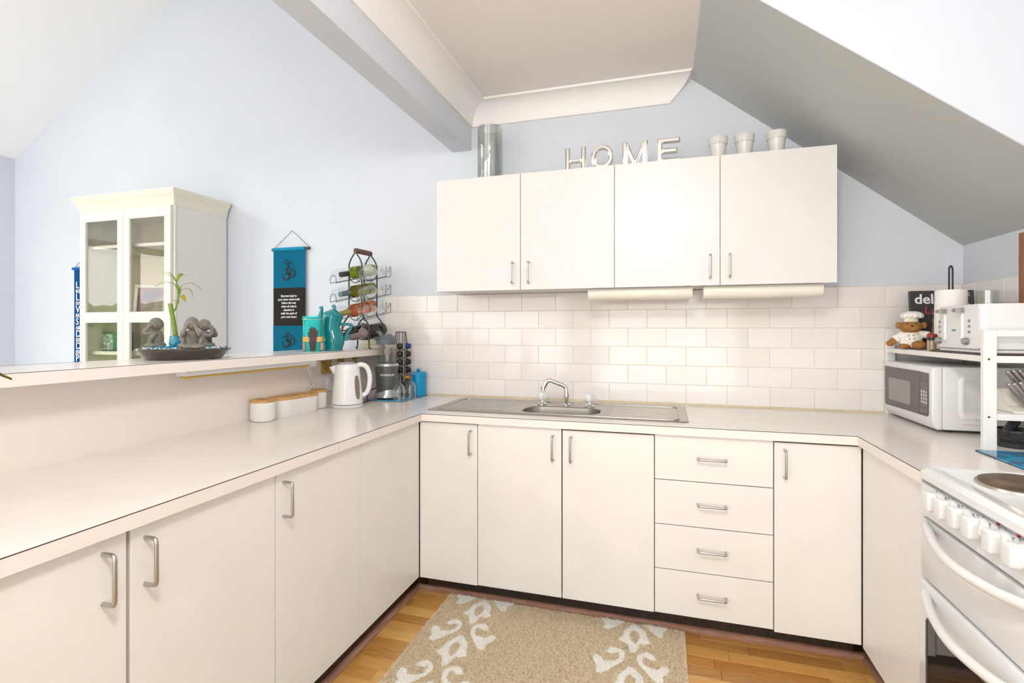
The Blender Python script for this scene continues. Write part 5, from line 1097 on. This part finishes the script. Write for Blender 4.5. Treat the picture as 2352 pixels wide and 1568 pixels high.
# paper towel on its holder
t = thing('paper_towel_holder', 'black wire paper towel holder with a looped top', 'holder', (1.128, 2.522, ZS))
obj('base', lathe(N(), [(0.060, 0.0003), (0.060, 0.006), (0, 0.007)], (1.128, 2.522, ZS), 30), M_black, t, 0.6)
obj('loop', sweep(N(), rounded([(1.128 - 0.0075, 2.519, ZS + 0.006), (1.128 - 0.0075, 2.519, 1.545), (1.128, 2.522, 1.556), (1.128 + 0.0075, 2.525, 1.545), (1.128 + 0.0075, 2.525, ZS + 0.006)], 0.012, 5), 0.0034, 8), M_black, t, 1.2)
bm = N(); n = 44; R1, R0 = 0.0525, 0.019; V = []
for r, z in ((R0, 0.008), (R1 - 0.001, 0.008), (R1, 0.010), (R1 + 0.0008, 0.120), (R1, 0.247), (R1 - 0.001, 0.249), (R0, 0.249)): V.append([bm.verts.new((1.128 + r*math.cos(2*PI*i/n), 2.522 + r*math.sin(2*PI*i/n), ZS + z)) for i in range(n)])
for a, b in zip(V, V[1:] + V[:1]):
    for i in range(n): bm.faces.new((a[i], a[(i+1) % n], b[(i+1) % n], b[i]))
o = obj('paper_towel_roll', bm, mat('tissue', (0.86, 0.85, 0.82), 0.9, bump=0.8, bscale=160), None, 0.6); tag(recentre(o), 'white quilted paper towel roll behind the toaster', 'paper towel')
# cookbook
t = thing('cookbook', 'black cookbook with white and red title leaning by the wall', 'book', (1.195, 2.735, ZS + 0.0015), local=True, rot=(-0.10, 0, 0.0))
M_bk = mat('book_black', (0.045, 0.042, 0.042), 0.45)
obj('cover', box(N(), (-0.119, -0.012, 0.0), (0.119, -0.0095, 0.262), 0.0008), M_bk, t); obj('back_cover', box(N(), (-0.119, 0.0095, 0.0), (0.119, 0.012, 0.262), 0.0008), M_bk, t)
obj('spine', box(N(), (-0.1195, -0.0095, 0.0), (-0.1165, 0.0095, 0.262), 0.0006), M_bk, t); obj('pages', box(N(), (-0.116, -0.009, 0.003), (0.116, 0.009, 0.259)), mat('page_paper', (0.7, 0.67, 0.6), 0.8), t)
cv = t.children[0]
text('lettering', 'del', 0.062, M_wink, cv, (-0.068, -0.0126, 0.222), (PI/2, 0, 0), 0.0004, bold=0.0012); text('lettering', 's.', 0.055, M_wink, cv, (0.086, -0.0126, 0.210), (PI/2, 0, 0), 0.0004, bold=0.0012); text('lettering', 'ABC', 0.017, M_wink, cv, (0.086, -0.0126, 0.242), (PI/2, 0, 0), 0.0004, bold=0.0008)
text('lettering', 'Lov', 0.050, mat('red_print', (0.55, 0.06, 0.06), 0.6), cv, (-0.035, -0.0126, 0.172), (PI/2, 0, 0), 0.0004, shear=0.15)
# tumbler, pepper mill, jars
o = obj('tumbler', lathe(N(), [(0.0, 0.004), (0.026, 0.004), (0.0275, 0.02), (0.034, 0.243), (0.0355, 0.243), (0.029, 0.01), (0.027, 0.0), (0.0, 0.0)], n=32), thin_glass('jar_glass', (0.93, 0.95, 0.94), 1.7), None, 0.8); o.location = (1.236, 2.492, ZS + 0.0003); tag(o, 'tall clear glass tumbler behind the toaster', 'glass')
o = obj('pepper_mill', sweep(N(), [(0, 0, 0.0005), (0, 0, 0.010), (0, 0, 0.03), (0, 0, 0.05), (0, 0, 0.07), (0, 0, 0.09), (0, 0, 0.11), (0, 0, 0.13), (0, 0, 0.14), (0, 0, 0.155), (0, 0, 0.165)], [0.018, 0.019, 0.014, 0.018, 0.013, 0.017, 0.012, 0.015, 0.008, 0.014, 0.008], 16), ramp_mat('mill_wood', [(0.3, (0.10, 0.05, 0.025)), (0.7, (0.28, 0.16, 0.09))], 0.35, scale=30), None, 0.9); o.location = (1.114, 2.606, ZS + 0.0003); tag(o, 'turned brown pepper mill beside the paper towel', 'pepper mill')
t = thing('toothpick_jar', 'small jar of toothpicks with a red and black lid', 'jar', (1.043, 2.474, ZS + 0.0003), local=True)
obj('jar', lathe(N(), [(0, 0.0), (0.0155, 0.0), (0.0165, 0.002), (0.0165, 0.046), (0.0150, 0.046), (0.0150, 0.003), (0, 0.003)], n=24), M_glass, t, 0.7)
obj('lid', lathe(N(), [(0.0168, 0.044), (0.0168, 0.055), (0, 0.055)], n=24), M_blk, t, 0.7); obj('lid_cap', lathe(N(), [(0.0175, 0.0552), (0.0175, 0.066), (0.013, 0.070), (0, 0.071)], n=24), mat('red_plastic', (0.28, 0.02, 0.02), 0.3), t, 0.7)
bm = N()
for i in range(60):
    a, r = random.uniform(0, 2*PI), 0.0135*math.sqrt(random.random()); a2 = a + random.uniform(-0.5, 0.5); sweep(bm, [(r*math.cos(a), r*math.sin(a), 0.0035), (r*math.cos(a2), r*math.sin(a2), 0.0435)], 0.0009, 4)
obj('toothpicks', bm, mat('toothpick_wood', (0.62, 0.44, 0.24), 0.6), t)['kind'] = 'stuff'
# bear
t = thing('teddy_bear', 'small brown teddy bear in a white chef jacket and hat', 'teddy bear', (1.050, 2.676, ZS), -0.42, local=True)
M_fur = mat('bear_fur', (0.34, 0.155, 0.045), 0.9, noise=0.2, scale=80, bump=0.6, bscale=400); M_jk = mat('jacket_cotton', (0.82, 0.79, 0.74), 0.85, bump=0.3, bscale=200)
bm = N(); ell(bm, (0, -0.004, 0.100), (0.040, 0.034, 0.031), 18, 12); ell(bm, (0.004, -0.034, 0.096), (0.030, 0.016, 0.018), 16, 10)
for s in (-1, 1): ell(bm, (s*0.043, 0.004, 0.106), (0.014, 0.008, 0.016), 12, 8)
ell(bm, (0.002, 0, 0.045), (0.034, 0.028, 0.044), 16, 10)
ell(bm, (0.030, -0.034, 0.020), (0.028, 0.030, 0.0198), 14, 10); ell(bm, (-0.022, -0.012, 0.014), (0.022, 0.028, 0.0138), 14, 10)
sweep(bm, spline([(-0.028, 0, 0.066), (-0.052, -0.010, 0.045), (-0.070, -0.016, 0.030)], 4), [0.013]*5 + [0.014]*4, 12); ell(bm, (-0.072, -0.017, 0.026), (0.018, 0.013, 0.014), 12, 8)
sweep(bm, spline([(0.028, 0, 0.066), (0.055, -0.006, 0.063), (0.072, -0.012, 0.060)], 4), [0.013]*9, 12); ell(bm, (0.080, -0.012, 0.059), (0.014, 0.012, 0.012), 12, 8)
bb_ = obj('body', fused(bm, 0.0028, 3), M_fur, t, 3.2)
bm = N(); ell(bm, (0.002, 0.0, 0.046), (0.039, 0.033, 0.043), 18, 12); ell(bm, (-0.020, -0.006, 0.020), (0.020, 0.024, 0.020), 12, 8)
sweep(bm, spline([(-0.026, 0, 0.068), (-0.044, -0.008, 0.054), (-0.058, -0.013, 0.042)], 4), [0.017]*5 + [0.019]*4, 14); sweep(bm, spline([(0.026, 0, 0.068), (0.048, -0.005, 0.066), (0.064, -0.010, 0.063)], 4), [0.016]*9, 14)
jk = obj('jacket', fused(bm, 0.0028, 3), M_jk, t, 3.2)
for x_, z_ in ((-0.006, 0.060), (0.010, 0.062), (-0.003, 0.046), (0.013, 0.048)): obj('jacket_button', ell(N(), (x_, -0.0325, z_), (0.0024, 0.0015, 0.0024), 8, 6), M_blk, jk)
obj('badge', box(N(), (0.017, -0.032, 0.067), (0.032, -0.029, 0.0695)), mat('yellow_thread', (0.7, 0.42, 0.02), 0.6), jk)
ht = obj('hat_band', lathe(N(), [(0.026, 0.122), (0.027, 0.140), (0, 0.141)], (0, -0.004, 0), 24), M_jk, t, 0.6)
bm = N(); ell(bm, (0.003, -0.004, 0.153), (0.041, 0.036, 0.0165), 20, 10)
for i in range(11): ell(bm, (0.003 + 0.034*math.cos(i*2*PI/11), -0.004 + 0.030*math.sin(i*2*PI/11), 0.148), (0.010, 0.010, 0.012), 8, 6)
obj('hat_crown', fused(bm, 0.0026, 2), M_jk, ht, 3.2); obj('hat_trim', box(N(), (-0.010, -0.0325, 0.128), (0.014, -0.028, 0.131)), MATS['yellow_thread'], ht)
obj('nose', ell(N(), (0.006, -0.050, 0.104), (0.006, 0.004, 0.004), 10, 6), mat('nose_brown', (0.05, 0.02, 0.012), 0.4), bb_)
for s in (-1, 1): obj('eye', ell(N(), (0.004 + s*0.015, -0.036, 0.112), (0.0028, 0.002, 0.0028), 8, 6), M_blk, bb_)
# knife block and knives
t = thing('knife_block', 'white slanted knife block on the rack lower board', 'knife block', (1.185, 2.21, 1.0098))
obj('block', prism(N(), [(2.118, 1.0098), (2.240, 1.0098), (2.240, 1.075), (2.205, 1.085), (2.168, 1.032), (2.118, 1.018)], 'x', 1.124, 1.290, 0.003, 2), mat('block_white', (0.80, 0.77, 0.70), 0.35), t)
M_kn = mat('knife_steel', (0.33, 0.31, 0.29), 0.3, 0.9)
for i, (xx, yy, L) in enumerate(((1.172, 2.135, 0.085), (1.187, 2.135, 0.086), (1.204, 2.135, 0.090), (1.197, 2.188, 0.085), (1.214, 2.188, 0.088), (1.231, 2.188, 0.090), (1.226, 2.135, 0.090))):
    zb_ = 1.026 if yy < 2.15 else 1.064
    p0 = Vector((xx, yy, zb_))
    pts = [p0, p0 + Vector((-0.010, -0.004, 0.016)), p0 + Vector((-0.036, -0.010, L*0.55)), p0 + Vector((-0.056, -0.010, L*0.9)), p0 + Vector((-0.060, -0.010, L))]
    o = obj('kitchen_knife', sweep(N(), spline([q - p0 for q in pts], 4), [0.006]*3 + [0.0085]*12 + [0.0075]*2, 10, flat=0.6, up=(1, 0, 0)), M_kn, None, 1.0); o.location = p0
    tag(o, 'steel handled knife standing in the white block', 'knife', 'knives in the block')
# mortar and pestle, wooden block, blue board
t = thing('mortar', 'black stone mortar with a pestle under the rack', 'mortar', (1.155, 2.172, WTOP), local=True)
M_gran = mat('black_granite', (0.025, 0.025, 0.027), 0.25, noise=0.5, scale=150)
obj('bowl', lathe(N(), [(0, 0.0005), (0.050, 0.0005), (0.053, 0.004), (0.053, 0.016), (0.048, 0.021), (0.055, 0.032), (0.062, 0.056), (0.061, 0.060), (0.055, 0.060), (0.045, 0.034), (0, 0.026)], n=36), M_gran, t, 0.6)
obj('pestle', sweep(N(), [(0.020, 0.010, 0.045), (0.005, 0.0, 0.058), (-0.012, -0.012, 0.080), (-0.004, -0.008, 0.094)] if False else [(-0.030, -0.010, 0.046), (-0.020, -0.004, 0.062), (0.002, 0.006, 0.085), (0.008, 0.008, 0.092)], [0.013, 0.0135, 0.016, 0.014], 14), M_gran, t, 1.0)
o = obj('wooden_block', box(N(), (1.262, 2.20, WTOP + 0.0003), (1.305, 2.32, WTOP + 0.095), 0.004, 2), MATS['bamboo_lid']); tag(recentre(o), 'small brown wooden block behind the mortar', 'block')
o = obj('glass_mat', box(N(), (0.985, 1.790, WTOP + 0.0016), (1.300, 2.052, WTOP + 0.006), 0.001), MATS['blue_print_glass']); tag(recentre(o), 'blue printed glass board between the rack and the cooker', 'board')
obj('rubber_edge', box(N(), (0.9842, 1.7892, WTOP + 0.0003), (1.3008, 2.0528, WTOP + 0.0022)), M_dark, o)

# ================================================================ RUG
t = thing('rug', 'beige shaggy rug with two bands of white scroll pattern', 'rug', (-0.455, 1.55, 0))
GX0, GX1, GY0, GY1 = -0.998, 0.084, 0.75, 2.288
M_rb = ramp_mat('rug_beige', [(0.25, (0.52, 0.40, 0.26)), (0.5, (0.79, 0.665, 0.475)), (0.75, (0.89, 0.78, 0.59))], 0.95, scale=110, detail=8); M_rw = mat('rug_white', (0.90, 0.88, 0.83), 0.95)
obj('backing', prism(N(), rrect(GX0, GX1, GY0, GY1, 0.012, 4), 'z', 0.0008, 0.008, 0.002), M_rb, t)
# one repeat of the scroll, in metres about the band's centre line
PER = 0.29
def fl(px):                                   # photo trace -> floor coordinates about (-0.1255, 2.276)
    out = []
    for a, b in px:
        u, v = 1250 + a/6.357, 1380 + b/6.357; x = (u - 1176)/1169.9; yv = (757.84 - v)/1169.9; k_ = (0.014 - 1.29)/yv
        s_, c_ = math.sin(math.radians(16.65)), math.cos(math.radians(16.65)); out.append(((-s_ + x*c_)*k_ + 0.1255, (c_ + x*s_)*k_ - 2.276))
    return out
DIA = fl([(1290,330),(1350,345),(1400,380),(1480,450),(1500,530),(1555,610),(1480,630),(1400,610),(1340,735),(1270,735),(1210,610),(1080,545),(1150,490),(1170,420),(1250,370)])
HOL = fl([(1320,415),(1390,470),(1390,540),(1330,620),(1270,570),(1240,490),(1270,430)])
CUR = fl([(1650,860),(1560,855),(1500,825),(1450,795),(1430,840),(1435,900),(1500,950),(1590,980),(1650,1000),(1720,950),(1790,950),(1830,1000),(1800,1060),(1730,1100),(1740,1195),(1650,1195),(1560,1110),(1470,1010),(1380,920),(1350,830),(1370,780),(1440,750),(1530,750),(1600,790)])
CUL = [(-a, b) for a, b in CUR]
def inside(P, poly):
    r = np.zeros(len(P), bool); n = len(poly)
    for i in range(n):
        (x0, y0), (x1, y1) = poly[i], poly[(i+1) % n]
        c_ = ((y0 > P[:, 1]) != (y1 > P[:, 1])); xi = x0 + (P[:, 1] - y0)/((y1 - y0) if y1 != y0 else 1e-9)*(x1 - x0); r ^= c_ & (P[:, 0] < xi)
    return r
rng = np.random.default_rng(3); NT = 150000
Pn = np.column_stack([rng.uniform(GX0 + 0.003, GX1 - 0.003, NT), rng.uniform(1.30, GY1 - 0.003, NT)])
P2 = np.column_stack([rng.uniform(GX0 + 0.003, GX1 - 0.003, 40000), rng.uniform(GY0, 1.30, 40000)]); Pn = np.vstack([Pn, P2])
white = np.zeros(len(Pn), bool)
for bx in (-0.1255, -0.815):
    for k_ in range(-1, 6):
        Q = np.column_stack([Pn[:, 0] - bx, Pn[:, 1] - 2.276 + k_*PER])
        white |= (inside(Q, DIA) & ~inside(Q, HOL)) | inside(Q, CUR) | inside(Q, CUL)
def pile(name, P, m, lift):
    n = len(P); a = rng.uniform(0, 2*PI, n); w = rng.uniform(0.0010, 0.0017, n); ln = rng.normal(0, 0.0062, (n, 2)); h = rng.uniform(0.010, 0.015, n) + lift
    V = np.zeros((n, 3, 3)); V[:, 0, 0] = P[:, 0] - w*np.cos(a); V[:, 0, 1] = P[:, 1] - w*np.sin(a); V[:, 1, 0] = P[:, 0] + w*np.cos(a); V[:, 1, 1] = P[:, 1] + w*np.sin(a); V[:, :2, 2] = 0.0075
    V[:, 2, 0] = P[:, 0] + ln[:, 0]; V[:, 2, 1] = P[:, 1] + ln[:, 1]; V[:, 2, 2] = h + 0.002
    V = V.reshape(-1, 3) - np.array(ORG[t.name]); me = bpy.data.meshes.new(name)
    me.vertices.add(3*n); me.vertices.foreach_set('co', V.ravel()); me.loops.add(3*n); me.loops.foreach_set('vertex_index', np.arange(3*n, dtype=np.int32))
    me.polygons.add(n); me.polygons.foreach_set('loop_start', np.arange(0, 3*n, 3, dtype=np.int32)); me.update(calc_edges=True)
    return obj(name, me, m, t, kind='stuff')
for bx in (-0.1255, -0.815):
    for k_ in range(-1, 6):
        for polys in ([DIA, HOL], [CUR], [CUL]):
            ys = [b - k_*PER + 2.276 for a, b in polys[0]]
            if max(ys) < GY0 + 0.02 or min(ys) > GY1 - 0.01: continue
            bm = N()
            for pl in polys:
                vs_ = [bm.verts.new((a + bx, b - k_*PER + 2.276, 0.0115)) for a, b in pl]
                for i in range(len(vs_)): bm.edges.new((vs_[i], vs_[(i+1) % len(vs_)]))
            bmesh.ops.triangle_fill(bm, edges=list(bm.edges), use_beauty=True)
            r_ = bmesh.ops.extrude_face_region(bm, geom=list(bm.faces)); bmesh.ops.translate(bm, vec=(0, 0, -0.005), verts=[q for q in r_['geom'] if isinstance(q, bmesh.types.BMVert)])
            for co, no in (((0, GY1 - 0.003, 0), (0, 1, 0)), ((0, GY0 + 0.003, 0), (0, -1, 0))):
                bmesh.ops.bisect_plane(bm, geom=list(bm.verts) + list(bm.edges) + list(bm.faces), plane_co=co, plane_no=no, clear_outer=True)
            if len(bm.faces): obj('scroll_motif', bm, M_rw, t)
            else: bm.free()
pile('beige_pile', Pn[~white], M_rb, 0.0); pile('white_pile', Pn[white], M_rw, 0.002)
